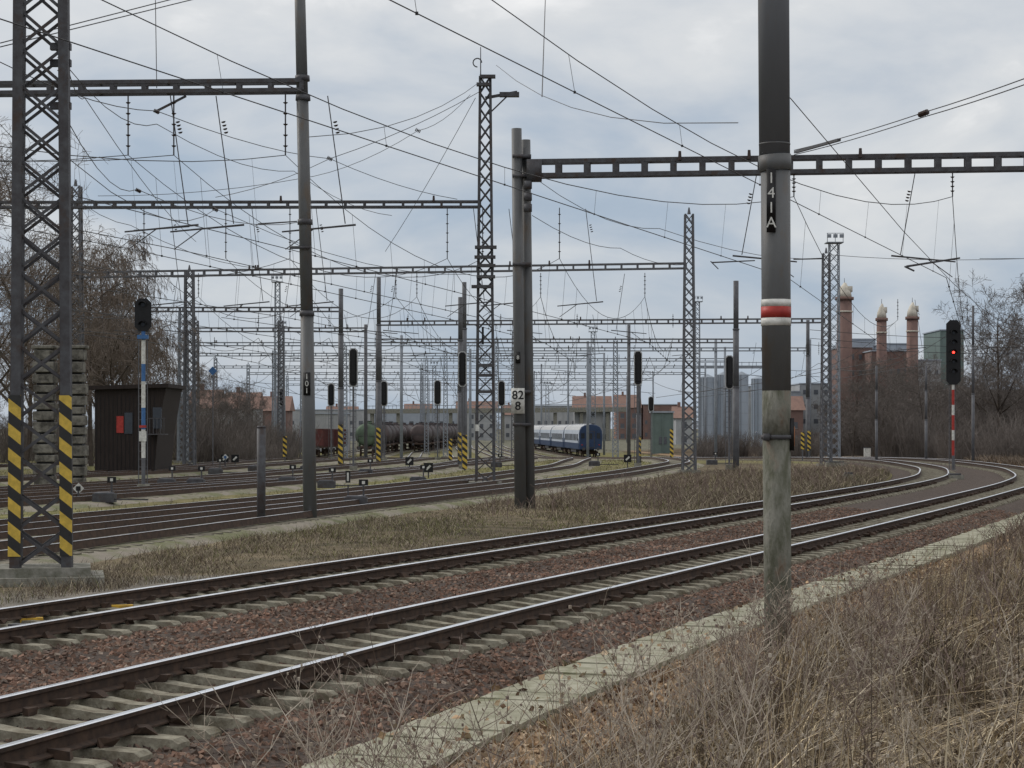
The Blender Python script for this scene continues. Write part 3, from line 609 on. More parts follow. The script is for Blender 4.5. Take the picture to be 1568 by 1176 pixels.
def lm(u,vt,y,w0,w1,k='steel2',platform=False,z0=-.35,leg=.12):
    mb=MB(); x=X(u,y); lattice(mb,x,y,z0+float(D(y)),Z(vt,y),w0,w1,k,panel=(w0+w1)*.5,leg=leg,lace=.05)
    if platform:
        mb.box((x,y,Z(vt,y)),(1.5,1.5,.08),k)
        for dx in(-.7,0,.7): mb.box((x+dx,y-.7,Z(vt,y)+.4),(.05,.05,.8),k); mb.box((x+dx*.8,y-.8,Z(vt,y)+.55),(.35,.25,.3),k)
        mb.box((x,y-.7,Z(vt,y)+.8),(1.5,.05,.05),k)
    else:
        mb.cyl((x,y,Z(vt,y)),(x,y,Z(vt,y)+.4),.12,.04,k,6)
    mb.box((x,y,z0+float(D(y))+.05),(w0+.5,w0+.5,.3),'conc'); return mb.build('lattice_mast')
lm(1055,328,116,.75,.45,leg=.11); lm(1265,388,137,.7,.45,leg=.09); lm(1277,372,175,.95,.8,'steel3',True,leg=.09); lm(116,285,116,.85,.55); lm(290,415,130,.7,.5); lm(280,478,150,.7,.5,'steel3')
def rm(u,vt,y,r=.19,k='steel2'):
    mb=MB(); gpost(mb,X(u,y),y,-.4+float(D(y)),Z(vt,y),r,k); mb.build('catenary_mast',smooth=True)
for a in((522,442,130),(580,425,142),(705,455,130),(711,432,135),(1127,430,116),(1237,490,173),(978,540,150),(1342,560,150),(1418,560,150),(1490,468,140)): rm(*a,r=.18 if a[0] not in(1342,1418,1490) else .10)
mb=MB(); x,y=G(400,805,-.35); mb.cyl((x,y,-.4),(x,y,Z(655,y)),.12,.12,'steel',14); mb.cyl((x,y,Z(655,y)),(x,y,Z(652,y)),.13,.10,'steel',14); mb.build('steel_post',smooth=True)

# gantries
def G_(name,p0,p1,h_,k,**kw):
    mb,d=gantry(name,p0,p1,h_,k,**kw); a=Vector(p0);b=Vector(p1); L=(b-a).length
    for q in range(max(2,int(L/6))):
        c=a.lerp(b,R(.03,.97)); 
        mb.cyl(c+Vector((0,-.3,h_*.4)),c+Vector((0,-.3,h_*.5+.25)),.07,.05,'insul',6)
    mb.build(name)
G_('overhead_gantry',(X(-260,55.7),55.7,Z(139,55.7)),(X(463,55.7),55.7,Z(132,55.7)),.27,'steel',panel=.85,bw=.12,ch=.11)
G_('overhead_gantry',(X(812,65),65.0,Z(259,65)),(X(1760,62.6),62.6,Z(245,62.6)),.46,'steel',panel=.92,bw=.2,ch=.14)
G_('overhead_gantry',(X(-60,89.7),89.7,Z(314,89.7)),(X(735,89.7),89.7,Z(313,89.7)),.24,'steel',panel=.85,ch=.09)
G_('overhead_gantry',(X(116,116),116,Z(421,116)),(X(1050,116),116,Z(407,116)),.30,'steel2',panel=.95,ch=.09)
G_('overhead_gantry',(X(205,150),150,Z(474,150)),(X(522,150),150,Z(474,150)),.3,'steel2')
G_('overhead_gantry',(X(580,152),152,Z(495,152)),(X(1262,152),152,Z(491,152)),.3,'steel2')
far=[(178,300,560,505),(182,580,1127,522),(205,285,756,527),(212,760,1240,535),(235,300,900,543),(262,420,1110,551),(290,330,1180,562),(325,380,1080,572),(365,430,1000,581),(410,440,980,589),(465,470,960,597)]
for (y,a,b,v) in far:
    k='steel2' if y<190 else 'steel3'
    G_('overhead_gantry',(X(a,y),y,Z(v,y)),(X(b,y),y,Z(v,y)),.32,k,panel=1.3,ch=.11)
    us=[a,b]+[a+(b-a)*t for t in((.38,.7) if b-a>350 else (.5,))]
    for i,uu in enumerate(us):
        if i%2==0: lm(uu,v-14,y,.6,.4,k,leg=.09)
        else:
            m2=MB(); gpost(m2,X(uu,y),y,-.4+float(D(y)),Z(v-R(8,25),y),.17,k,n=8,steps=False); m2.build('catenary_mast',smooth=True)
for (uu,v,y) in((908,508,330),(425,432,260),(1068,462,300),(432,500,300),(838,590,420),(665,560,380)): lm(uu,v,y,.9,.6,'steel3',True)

# ---------- wires
wm=MB()
def wire(p0,p1,sag=0.0,r=None,n=10):
    a=Vector(p0);b=Vector(p1); pts=[];rr=[]
    for i in range(n+1):
        t=i/n; p=a.lerp(b,t); p.z-=sag*4*t*(1-t); pts.append(p); rr.append(r or .007+.00008*max(p.y,0))
    wm.tube(pts,rr,'wire',4)
    return pts
hm=MB()
def cat(T,sup,zm,zc,beams,stag=.2):
    for i in range(len(sup)-1):
        y0,y1=sup[i],sup[i+1]; s0=stag*(1 if i%2 else -1)
        d0,d1=float(D(y0)),float(D(y1))
        x0=float(at(T,y0)); x1=float(at(T,y1)); m0=beams.get(y0,(zm,))[0]; m1=beams.get(y1,(zm,))[0]
        a=(x0,y0,min(zm,m0-.8)+d0); b=(x1,y1,min(zm,m1-.8)+d1); ca_=(x0+s0,y0,zc+d0); cb_=(x1-s0,y1,zc+d1)
        sag=zm-zc-.75
        wire(a,b,sag=sag,n=14); wire(ca_,cb_,sag=.0,n=2)
        if y0<150:
            nd=9
            for k in range(nd):
                t=(k+.5)/nd; p=Vector(a).lerp(Vector(b),t); p.z-=sag*4*t*(1-t); q=Vector(ca_).lerp(Vector(cb_),t)
                wm.tube([p,q],.0035+.00005*y0,'wire',3); wm.box(tuple(q),(.03+y0*.0004,)*3,'wire')
    for y0 in sup:
        if y0<20: continue
        x0=float(at(T,y0)); d0=float(D(y0)); bz=beams.get(y0,(11.3,))[0]; z_=min(zm,bz-.8)+d0; bz_=bz if y0 in beams else bz+d0
        hm.cyl((x0,y0,bz_-.15),(x0,y0,z_),.022,.022,'steel',5); discs(hm,(x0,y0,bz_-.25),(x0,y0,z_+.1),5,.075)
        sg=1 if int(y0)%2 else -1
        hx=x0+sg*1.7
        hm.cyl((hx-sg*.5,y0,bz_-.2),(hx,y0,zc+.75+d0),.016,.016,'steel',5); discs(hm,(hx-sg*.3,y0,bz_-.9),(hx-sg*.2,y0,bz_-1.3),4,.07)
        hm.cyl((hx+sg*.3,y0,zc+.72+d0),(x0-sg*.1,y0,zc+.52+d0),.032,.025,'steel',6); hm.cyl((x0+sg*.8,y0,zc+.6+d0),(x0,y0,zc+.02+d0),.018,.015,'steel',5)
B1={55.7:(Z(136,55.7),),89.7:(Z(313,89.7),),116:(Z(414,116),),64:(Z(256,64),)}
cat(TA,[-8,15,64,137,190,240],9.9,7.25,{64:(Z(249,64),),137:(11.5,)})
cat(TB,[-8,15,64,137,190,240],9.9,7.25,{64:(Z(253,64),),137:(11.5,)})
for T in(TC,TD,TE,TF): cat(T,[10,55.7,89.7,116,151,182,212,262,325],10.1,7.4,B1)
for T in(TG,TH,TI,TK): cat(T,[89.7,116,151,182,212,262,325],10.1,7.4,B1)
cat(TJ,[10,55.7,89.7],10.1,7.4,B1)
def pw(*pts,sag=0.0,r=None):
    for a,b in zip(pts[:-1],pts[1:]): wire(P(*a),P(*b),sag=sag,n=6,r=r)
for dv in(0,7): pw((1216,230+dv,64),(1415,172+dv,50),(1700,70+dv*1.6,36),sag=.05,r=.013)
hm.bar(P(1218,233,63.9),P(1285,214,58),.10,.08,'steel'); discs(hm,P(1408,176,50.4),P(1421,171,49.7),4,.08)
pw((735,140,89),(505,243,80),(330,302,89),sag=.2); pw((728,150,89),(590,385,112),sag=.2); pw((742,120,89),(470,210,56),sag=.6)
pw((760,100,89),(1130,188,40),sag=.8)
pw((720,145,89),(640,200,100),(480,270,112),(150,300,116),sag=.3)
pw((0,72,34),(300,-2,40)); pw((0,66,34),(290,-8,40)); pw((238,0,56),(240,135,55.7)); pw((835,0,50),(830,148,33))
pw((97,75,34),(130,150,45),(300,370,89),sag=.3); pw((97,95,34),(240,190,55),(450,262,89),(600,330,116),sag=.4)
pw((0,95,34),(240,170,50),(505,243,78),(700,305,90),sag=.2); pw((95,170,34),(210,290,60),(460,340,90),sag=.5)
pw((0,190,56),(200,345,90),(440,412,116),sag=.6); pw((95,235,34),(330,320,80),(720,420,116),sag=.8)
pw((815,270,65),(1010,350,90),(1260,395,137),sag=.5); pw((815,330,65),(950,380,100),(1050,405,116),sag=.3)
pw((1210,150,30),(1568,500,140),sag=1.0); pw((1270,390,137),(1568,396,120),sag=.2); pw((1500,396,120),(1600,396,118))
for v in(505,518,528): pw((1240,v,152),(1700,v+10,150),sag=.4)
hm.cyl(P(1090,402,110),P(1156,399,110),.045,.035,'steel',6); hm.cyl(P(1388,408,62),P(1470,395,62),.04,.03,'steel',6); hm.cyl(P(1385,408,62),P(1400,415,62),.03,.03,'steel',5); hm.cyl(P(1088,400,110),P(1100,412,110),.03,.03,'steel',5)
hm.cyl(P(205,353,89),P(290,347,89),.04,.03,'steel',6); hm.cyl(P(395,343,89),P(455,339,89),.04,.03,'steel',6); hm.cyl(P(1215,397,137),P(1262,396,137),.05,.05,'steel',6)
hm.bar(P(240,170,55.7),P(285,147,55.7),.06,.06,'steel')
for (u_,v,y) in((240,171,50),(212,292,60),(330,321,80),(505,243,80),(640,200,100)): discs(hm,P(u_-4,v-2,y),P(u_+4,v+2,y),4,.0011*y)
wm.build('overhead_wires'); hm.build('wire_hangers')

# ---------- signals
def signal(u,vt,vb,y,front=True,bands=None,w=.62,base=None,lit=None,lens=3):
    mb=MB(); x=X(u,y); zt=Z(vt,y); zb=Z(vb,y); h_=zt-zb; gz=float(zg(x,y)) if base is None else base
    c=.16*w/.62
    pr=[(-w/2,c),(-w/2+c,0),(w/2-c,0),(w/2,c),(w/2,h_-c),(w/2-c,h_),(-w/2+c,h_),(-w/2,h_-c)]
    def plate(sc,yy,th,k):
        vs=[];cz=h_/2
        for dy in(0,th):
            for (a,b) in pr: vs.append((x+a*sc,yy+dy,zb+cz+(b-cz)*(1-(1-sc)*w/h_)))
        fs=[tuple(range(8)),tuple(range(15,7,-1))]+[(i,i+8,(i+1)%8+8,(i+1)%8) for i in range(8)]
        mb.add(vs,fs,k)
    plate(1.0,y,.04,'black' if front else 'coachroof'); 
    if not front: plate(.78,y-.05,.05,'black'); mb.box((x,y-.15,zb+h_*.5),(w*.4,.2,h_*.75),'black')
    else:
        mb.box((x,y+.14,zb+h_/2),(w*.6,.2,h_*.85),'black')
        for i in range(lens):
            zc=zb+h_*(.2+.6*i/max(1,lens-1)); kk='redlamp' if lit==i else 'lens'
            mb.cyl((x,y-.004,zc),(x,y-.03,zc),.085 if lit!=i else .075,.085 if lit!=i else .075,kk,14)
            for q in range(7):
                a0=math.pi*(q)/7;a1=math.pi*(q+1)/7; rr=w*.24
                mb.add([(x+rr*math.cos(a0),y,zc+rr*math.sin(a0)),(x+rr*math.cos(a1),y,zc+rr*math.sin(a1)),(x+rr*math.cos(a1),y-.25,zc+rr*math.sin(a1)-.03),(x+rr*math.cos(a0),y-.25,zc+rr*math.sin(a0)-.03)],[(0,1,2,3)],'black')
    py=y+.1
    if bands:
        z0=gz+.3; tot=sum(b[0] for b in bands); 
        for fr,k in bands:
            z1=z0+(zb-gz-.3)*fr/tot; mb.cyl((x,py,z0),(x,py,z1),.085,.085,k,12); z0=z1
    else: mb.cyl((x,py,gz),(x,py,zb),.07,.07,'steel2',10)
    mb.box((x,py,gz+.12),(.45,.45,.45),'conc')
    mb.bar((x-.22,py+.1,gz),(x-.22,py+.1,zb+h_*.6),.035,.035,'steel2'); mb.bar((x+.14,py+.1,gz),(x+.14,py+.1,zb+h_*.6),.035,.035,'steel2')
    z=gz+.4
    while z<zb: mb.bar((x-.22,py+.1,z),(x+.14,py+.1,z),.025,.025,'steel2'); z+=.33
    mb.box((x-.05,py+.3,zb+.02),(.6,.5,.04),'steel2')
    return mb.build('railway_signal')
signal(219,457,507,82,True,bands=[(.25,'steel2'),(.26,'white'),(.2,'blue'),(.24,'white'),(.16,'blue'),(.22,'white'),(.08,'blue')],w=.7,lens=2)
mb=MB(); x=X(219,82); mb.box((x,81.95,Z(668,82)),(.3,.03,.42),'white'); mb.box((x,81.93,Z(653,82)),(.3,.03,.1),'red'); mb.box((x,81.98,Z(516,82)),(.45,.2,.16),'blue'); mb.build('signal_plate')
signal(1460,490,589,122,True,bands=[(.3,'steel2'),(.3,'red'),(.2,'white'),(.3,'red'),(.2,'white'),(.3,'red'),(.1,'white')],w=.9,lens=5,lit=2)
for (u_,a,b,y) in((541,533,592,120),(507,587,622,170),(588,583,622,160),(708,538,592,125),(670,582,620,165),(977,537,590,130),(1117,544,596,125),(432,594,622,190),(997,607,630,210),(768,583,622,165)):
    signal(u_,a,b,y,False,w=.55 if y<140 else .6)
def hz(u,vt,vb,y):
    mb=MB(); x=X(u,y); z0=float(D(y))-.3; mb.box((x,y-.35,(Z(vt,y)+Z(vb,y))/2),(.30,.05,Z(vt,y)-Z(vb,y)),'haz'); mb.bar((x,y-.3,z0),(x,y-.3,Z(vt,y)+.1),.1,.06,'steel2'); mb.build('striped_marker_post')
for a in((522,650,714,128),(580,655,708,140),(705,662,706,128),(712,666,718,122),(1028,657,700,170),(978,668,698,150),(437,668,699,150),(690,672,705,170),(1238,660,690,172),(1228,662,688,170)): hz(*a)
def dwarf(u,v,w=.5):
    x,y=G(u,v+14,-.25); mb=MB(); zc=Z(v,y)
    mb.box((x,y,zc),(w,.06,w),'black'); mb.bar((x-w*.22,y-.04,zc-w*.22),(x+w*.22,y-.04,zc+w*.22),.02,.11,'white'); mb.bar((x,y+.05,-.4),(x,y+.05,zc),.07,.07,'steel'); mb.build('dwarf_signal')
for a in((656,716),(627,706),(344,702),(360,702),(961,702),(1205,706)): dwarf(*a)
def ptmach(u,v):
    x,y=G(u,v,-.25); mb=MB(); mb.box((x,y,-.08),(.75,.5,.3),'steel'); mb.box((x,y,.09),(.6,.42,.05),'steel2'); mb.bar((x,y,-.12),(x+1.6,y-.5,-.12),.05,.05,'steel'); mb.cyl((x+.25,y,.1),(x+.25,y,.5),.035,.035,'steel',6); mb.box((x+.25,y,.55),(.3,.05,.2),'black'); mb.box((x+.25,y-.03,.55),(.1,.02,.1),'white'); mb.build('point_machine')
for a in((545,776),(440,742),(500,748),(640,742),(330,727),(390,722),(910,714),(1090,712),(255,745),(760,716),(160,770),(300,745),(470,722),(560,728)): ptmach(*a)
def lantern(u,v,k):
    x,y=G(u,v+18,-.25); mb=MB(); zc=Z(v,y); mb.bar((x,y,-.4),(x,y,zc),.06,.06,'steel'); 
    s_=.2; mb.add([(x-s_,y,zc),(x,y,zc-s_),(x+s_,y,zc),(x,y,zc+s_),(x-s_,y+.04,zc),(x,y+.04,zc-s_),(x+s_,y+.04,zc),(x,y+.04,zc+s_)],[(0,1,2,3),(7,6,5,4),(0,4,5,1),(1,5,6,2),(2,6,7,3),(3,7,4,0)],'white'); mb.box((x,y-.02,zc),(.16,.03,.16),k); mb.build('shunting_sign')
lantern(320,686,'blue'); lantern(370,684,'blue'); lantern(1158,662,'blue'); lantern(345,700,'blue'); lantern(120,748,'black')
mb=MB(); x,y=G(533,770,-.3); mb.bar((x,y,-.4),(x,y,Z(742,y)),.05,.05,'steel'); mb.box((x,y-.04,Z(730,y)),(.17,.06,.42),'black'); mb.box((x,y-.08,Z(730,y)),(.07,.02,.3),'white'); mb.build('shunting_signal')
mb=MB(); x=X(326,130); mb.bar((x,130,-.4),(x,130,Z(568,130)),.06,.06,'steel2'); s_=.3; zc=Z(568,130); mb.add([(x-s_,129.9,zc),(x,129.9,zc-s_),(x+s_,129.9,zc),(x,129.9,zc+s_)],[(0,1,2,3)],'blue'); mb.build('diamond_sign')
for (u,v,k) in((187,930,1),(48,950,1),(95,762,.8),(127,832,.7),(255,790,.8)):
    x,y=G(u,v,-.2); mb=MB(); mb.box((x,y,-.2),(.30*k,.14*k,.07),'yellow',.3); mb.box((x,y,-.26),(.4*k,.22*k,.05),'conc',.3); mb.build('track_marker')
x,y=G(40,965,-.15); mb=MB(); mb.box((x,y,-.17),(.5,.22,.14),'conc',-.33); mb.box((x,y,-.09),(.42,.16,.03),'steel',-.33); mb.build('axle_counter_box')
for (u,v,w_) in((1280,716,1.5),(1300,736,.6),(1462,738,.8)):
    x,y=G(u,v,-.4); mb=MB(); mb.box((x,y,-.25),(w_,w_*.8,.4),'conc'); mb.box((x,y,-.02),(w_*.7,w_*.5,.12),'steel'); mb.build('concrete_footing')
x,y=G(1328,700,-.4); mb=MB(); mb.box((x,y,.05),(.6,.3,.8),'white'); mb.box((x,y,.47),(.66,.36,.05),'steel2'); mb.build('relay_cabinet')

# ---------- rolling stock
def heading(T,y): return math.atan(float(np.interp(y,YD,np.gradient(T,YD))))
def tf(obj,T,yc):
    a=heading(T,yc); obj.location=(float(at(T,yc)),yc,float(D(yc))); obj.rotation_euler=(0,0,-a)
def wheels(mb,L,pos):
    for p in pos:
        for sx in(-.75,.75): mb.cyl((sx-.06,p,.46),(sx+.06,p,.46),.46,.46,'railside',14)
        mb.cyl((-.8,p,.46),(.8,p,.46),.08,.08,'railside',8)
def coach(T,yc,L=24.5):
    mb=MB(); prof=[(-1.38,1.0),(-1.42,1.75),(-1.42,2.9),(-1.36,3.35),(-1.15,3.72),(-.75,3.95),(0,4.05),(.75,3.95),(1.15,3.72),(1.36,3.35),(1.42,2.9),(1.42,1.75),(1.38,1.0)]
    ks=['coachblue','coachwhite','coachwhite','coachroof','coachroof','coachroof','coachroof','coachroof','coachroof','coachwhite','coachwhite','coachblue','steel']
    n=len(prof); h2=L/2-.35
    for i in range(n):
        a=prof[i];b=prof[(i+1)%n]; mb.add([(a[0],-h2,a[1]),(b[0],-h2,b[1]),(b[0],h2,b[1]),(a[0],h2,a[1])],[(0,1,2,3)],ks[i])
    for sg in(-1,1):
        ins=[(a[0]*.93,sg*(h2+.12),1.0+(a[1]-1.0)*.985) for a in prof]; rim=[(a[0],sg*h2,a[1]) for a in prof]
        mb.add(ins,[tuple(range(n))],'coachblue'); mb.add(rim+ins,[(i,(i+1)%n,(i+1)%n+n,i+n) for i in range(n)],'coachblue')
        yy=sg*(h2+.14); mb.box((0,yy,2.2),(.95,.10,2.1),'steel'); mb.box((0,yy+sg*.06,2.2),(.75,.05,1.9),'coachblue'); mb.box((0,yy+sg*.09,2.6),(.4,.03,.7),'glass')
        for sx in(-.95,.95): mb.box((sx,yy,2.65),(.42,.04,.65),'glass'); mb.cyl((sx*.92,sg*h2,1.05),(sx*.92,sg*(h2+.55),1.05),.16,.2,'steel',10); mb.box((sx*1.1,yy,1.55),(.18,.05,.12),'red')
        for sx in(-1.43,1.43): mb.box((sx,sg*(h2-.9),1.7),(.03,.75,1.2),'coachblue')
    for k in range(10):
        yk=-h2+2.4+(L-5.4)*(k)/9
        for sx in(-1.425,1.425): mb.box((sx,yk,2.45),(.03,1.2,.8),'glass')
    mb.box((0,0,.8),(2.3,8,.45),'steel')
    for b in(-h2+3,h2-3): wheels(mb,L,(b-1.25,b+1.25)); mb.box((0,b,.6),(2.1,3.3,.3),'railside')
    for k in range(6): mb.box((0,-h2+2+k*(L-4)/5,4.08),(.5,.7,.14),'coachroof')
    o=mb.build('passenger_coach'); tf(o,T,yc)
for i in range(5): coach(TC,250.5+i*25.2)
def tank(T,yc,key,L=12.4,r=1.42):
    mb=MB(); h2=L/2-.6; rows=[(-h2-.28,.35),(-h2-.2,.75),(-h2,1.0),(h2,1.0),(h2+.2,.75),(h2+.28,.35)]
    mb.tube([(0,a,2.75) for a,_ in rows],[r*q for _,q in rows],key,22,True)
    for k in range(5): a=-h2+.4+k*(2*h2-.8)/4; mb.tube([(0,a-.06,2.75),(0,a+.06,2.75)],[r+.03]*2,'steel',22,True)
    mb.cyl((0,0,2.75+r-.1),(0,0,2.75+r+.32),.45,.42,key,14); mb.cyl((0,0,2.75+r+.32),(0,0,2.75+r+.36),.5,.5,'steel',12)
    mb.box((0,0,1.12),(2.4,L-.8,.3),'railside')
    for sx in(-1.1,1.1):
        mb.box((sx*.6,0,2.75+r+.05),(.5,3.5,.05),'steel'); 
        for sg in(-1,1): mb.bar((sx,sg*(h2+.3),1.2),(sx,sg*(h2+.3),2.6),.06,.06,'steel'); mb.cyl((sx*.8,sg*(L/2-.4),1.08),(sx*.8,sg*(L/2+.1),1.08),.15,.2,'steel',8); mb.box((sx*.8,sg*(h2-.6),1.5),(.3,.5,.6),key)
    for sg in(-1,1): mb.bar((-1.1,sg*(h2+.3),2.6),(1.1,sg*(h2+.3),2.6),.05,.05,'steel'); wheels(mb,L,(sg*(h2-1.9),sg*(h2-.1)))
    for k in range(8): mb.bar((-.25,-.9,1.3+k*.38),(.25,-.9,1.3+k*.38),.03,.03,'steel')
    o=mb.build('tank_wagon',smooth=True); tf(o,T,yc)
tank(TH,252,'tankgreen')
for i in range(12): tank(TH,282+i*13.2,'tankbrown')
for i in range(10): tank(TG,310+i*13.2,'tankbrown')
def gondola(T,yc,L=13.5):
    mb=MB(); 
    for sx in(-1.4,1.4):
        mb.box((sx,0,2.4),(.08,L-.8,2.0),'wagonred'); mb.box((sx,0,3.43),(.16,L-.7,.1),'wagonred')
        for k in range(9): mb.box((sx*1.05,-L/2+.6+k*(L-1.2)/8,2.3),(.12,.14,2.1),'wagonred')
    for sg in(-1,1):
        mb.box((0,sg*(L/2-.45),2.4),(2.7,.08,2.0),'wagonred'); mb.box((0,sg*(L/2-.42),3.43),(2.9,.14,.1),'wagonred')
        for sx in(-.9,0,.9): mb.box((sx,sg*(L/2-.36),2.3),(.14,.12,2.1),'wagonred')
        for sx in(-.88,.88): mb.cyl((sx,sg*(L/2-.4),1.08),(sx,sg*(L/2+.15),1.08),.15,.2,'steel',8)
        wheels(mb,L,(sg*(L/2-3.2),sg*(L/2-1.5)))
    mb.box((0,0,1.25),(2.8,L-.6,.3),'railside'); o=mb.build('freight_wagon'); tf(o,T,yc)
for y in(246,260.5,275): gondola(TI,y)

# ---------- buildings
e=empty('signal_cabin'); mb=MB(); y=111.0; xl,xr,xr2=X(145,y),X(232,y),X(257,y); zb=-.4; zm_=Z(665,y); zt_l=Z(597,y); zt_r=Z(588,y)
dp=5.5
def prism(poly,y0,y1,k):
    n=len(poly); vs=[(a,y0,b) for a,b in poly]+[(a,y1,b) for a,b in poly]; mb.add(vs,[tuple(range(n)),tuple(range(2*n-1,n-1,-1))]+[(i,i+n,(i+1)%n+n,(i+1)%n) for i in range(n)],k)
prism([(xl,zb),(xr+.15,zb),(xr+.35,zm_),(xr2-.25,zt_r-.9),(xr2-.1,zt_r-.2),(xl,zt_l)],y,y+dp,'boards')
prism([(xl-.3,zt_l),(xr2+.1,zt_r-.2),(xr2+.1,zt_r+.02),(xl-.3,zt_l+.22)],y-.4,y+dp+.3,'boards')
for k in range(15): xk=xl+.1+k*.235; mb.box((xk,y-.012,(zb+zt_l)/2-.1),(.02,.02,zt_l-zb-.5),'black')
mb.box((X(184,y),y-.03,Z(650,y)),(.4,.05,.95),'red'); mb.box((X(197,y),y-.03,Z(648,y)),(.45,.05,1.2),'glass')
mb.box((X(241,y),y-.04,Z(640,y)),(.5,.05,1.2),'glass'); mb.box((X(244,y),y-.5,zm_),(1.0,1.0,.06),'steel')
for k in range(5): mb.box((X(234,y)+k*.2,y-.95,zm_+.45),(.03,.03,.9),'steel')
mb.box((X(244,y),y-.95,zm_+.9),(.95,.04,.04),'steel'); mb.build('cabin_walls',parent=e)
def pillar(u,vb,vt,y,w):
    mb=MB(); x=X(u,y); z=-.4; zt=Z(vt,y)
    while z<zt:
        h_=R(.4,.6); mb.box((x+R(-.05,.05),y+R(-.05,.05),z+h_/2-.03),(w*R(.9,1.02),w*R(.9,1),h_-.08),'stonew',R(-.06,.06)); mb.box((x,y,z+h_-.035),(w*.72,w*.72,.09),'black'); z+=h_
    mb.box((x,y,z+.05),(w*1.12,w*1.12,.16),'stonew'); o=mb.build('stone_pillar')
    bv=o.modifiers.new('b','BEVEL'); bv.width=.06; bv.segments=2
pillar(118,740,540,92,.85); pillar(70,740,540,92,1.0)
def house(u0,u1,vt,vb,y,wall='plaster',roof='roof',rise=.45):
    mb=MB(); x0,x1=X(u0,y),X(u1,y); zt=Z(vt,y); zb=-1.7; ze=zb+(zt-zb)*(1-rise*.6); dp=9
    mb.box(((x0+x1)/2,y+dp/2,(zb+ze)/2),(x1-x0,dp,ze-zb),wall)
    xm=y+dp/2; o_=.5
    mb.add([(x0-o_,y-o_,ze-.15),(x1+o_,y-o_,ze-.15),(x1+o_,y+dp+o_,ze-.15),(x0-o_,y+dp+o_,ze-.15),(x0-o_,xm,zt),(x1+o_,xm,zt)],[(0,1,5,4),(2,3,4,5),(0,4,3),(1,2,5)],roof)
    n=max(1,int((x1-x0)/2.6)); rows=max(1,int((ze-zb)/3))
    for i in range(n):
        for j in range(rows): mb.box((x0+(x1-x0)*(i+.5)/n,y-.02,zb+1.7+j*2.9),(1.1,.06,1.3),'winfar'); mb.box((x0+(x1-x0)*(i+.5)/n,y-.04,zb+1.02+j*2.9),(1.3,.1,.07),'plaster')
    mb.box((x0+(x1-x0)*.3,xm,zt+.3),(.6,.6,1.2),'brick'); mb.build('house')
for a in((185,232,588,0,250),(290,330,596,0,280),(345,392,600,0,330),(400,440,606,0,380),(236,262,602,0,300),(880,935,606,0,520),(944,980,604,0,560),(700,760,614,0,620),(1180,1230,606,0,420),(620,660,618,0,660),(1035,1060,622,0,400),(770,800,620,0,640),(500,545,622,0,620)): house(*a,wall=random.choice(['plaster','brick','plaster']))
def shed(u0,u1,vt,y,k,dp=18,name='industrial_building',nw=6):
    mb=MB(); x0,x1=X(u0,y),X(u1,y); zt=Z(vt,y); zb=-1.8; mb.box(((x0+x1)/2,y+dp/2,(zb+zt)/2),(x1-x0,dp,zt-zb),k)
    mb.box(((x0+x1)/2,y+dp/2,zt+.12),(x1-x0+.5,dp+.5,.25),'greyclad')
    rows=max(1,int((zt-zb)/3.6))
    for i in range(nw):
        for j in range(rows): mb.box((x0+(x1-x0)*(i+.5)/nw,y-.03,zb+2.2+j*3.5),((x1-x0)/nw*.4,.08,1.1),'winfar')
    nn=max(nw,2)
    for i in range(nn+1): mb.box((x0+(x1-x0)*i/nn,y-.05,(zb+zt)/2),(.2,.12,zt-zb),k)
    mb.build(name)
shed(1288,1335,532,430,'brick',nw=4); shed(1335,1405,538,420,'brick',nw=6); shed(1405,1440,552,425,'plaster',nw=3); shed(1440,1475,506,440,'greenwall',nw=0); shed(1300,1340,520,450,'greyclad',nw=2); shed(1352,1395,527,440,'greyclad',nw=2)
shed(1185,1225,600,460,'greyclad',nw=3); shed(1225,1290,588,470,'plaster',nw=4); shed(1080,1190,592,480,'plaster',nw=8); shed(985,1040,620,560,'brick'); shed(820,905,622,600,'plaster',nw=8); shed(560,700,630,640,'greyclad',nw=9); shed(440,560,628,600,'plaster',nw=8); shed(1000,1030,632,300,'greenwall',nw=1,dp=4,name='yard_hut'); shed(480,530,634,330,'plaster',nw=3,dp=8); shed(330,420,618,420,'greyclad',nw=5)
shed(945,975,614,600,'orange',nw=2)
def kiln(u,vt,w,y=410,vb=528):
    mb=MB(); x=X(u,y); p=y/F; ww=w*p/2; zt=Z(vt,y); zn=Z(vt+22,y)
    mb.cyl((x,y,-1.8),(x,y,zn-.6),ww*1.05,ww*.95,'brick',20); mb.cyl((x,y,zn-.6),(x,y,zn),ww*1.2,ww*1.2,'brick',20); mb.cyl((x,y,zn-3.2),(x,y,zn-2.9),ww*1.08,ww*1.08,'dome',20)
    mb.tube([(x,y,zn),(x,y,zn+(zt-zn)*.35),(x,y,zn+(zt-zn)*.7),(x+ww*.1,y,zt)],[ww*.95,ww*.85,ww*.5,ww*.15],'dome',16,True)
    mb.box((x+ww*.5,y-.2,zn+(zt-zn)*.55),(ww*.9,ww*.8,(zt-zn)*.4),'dome'); mb.cyl((x,y,zt),(x,y,zt+1.0),.06,.04,'steel',6)
    mb.build('kiln_tower',smooth=True)
kiln(1293,433,24); kiln(1350,465,16); kiln(1397,463,18)
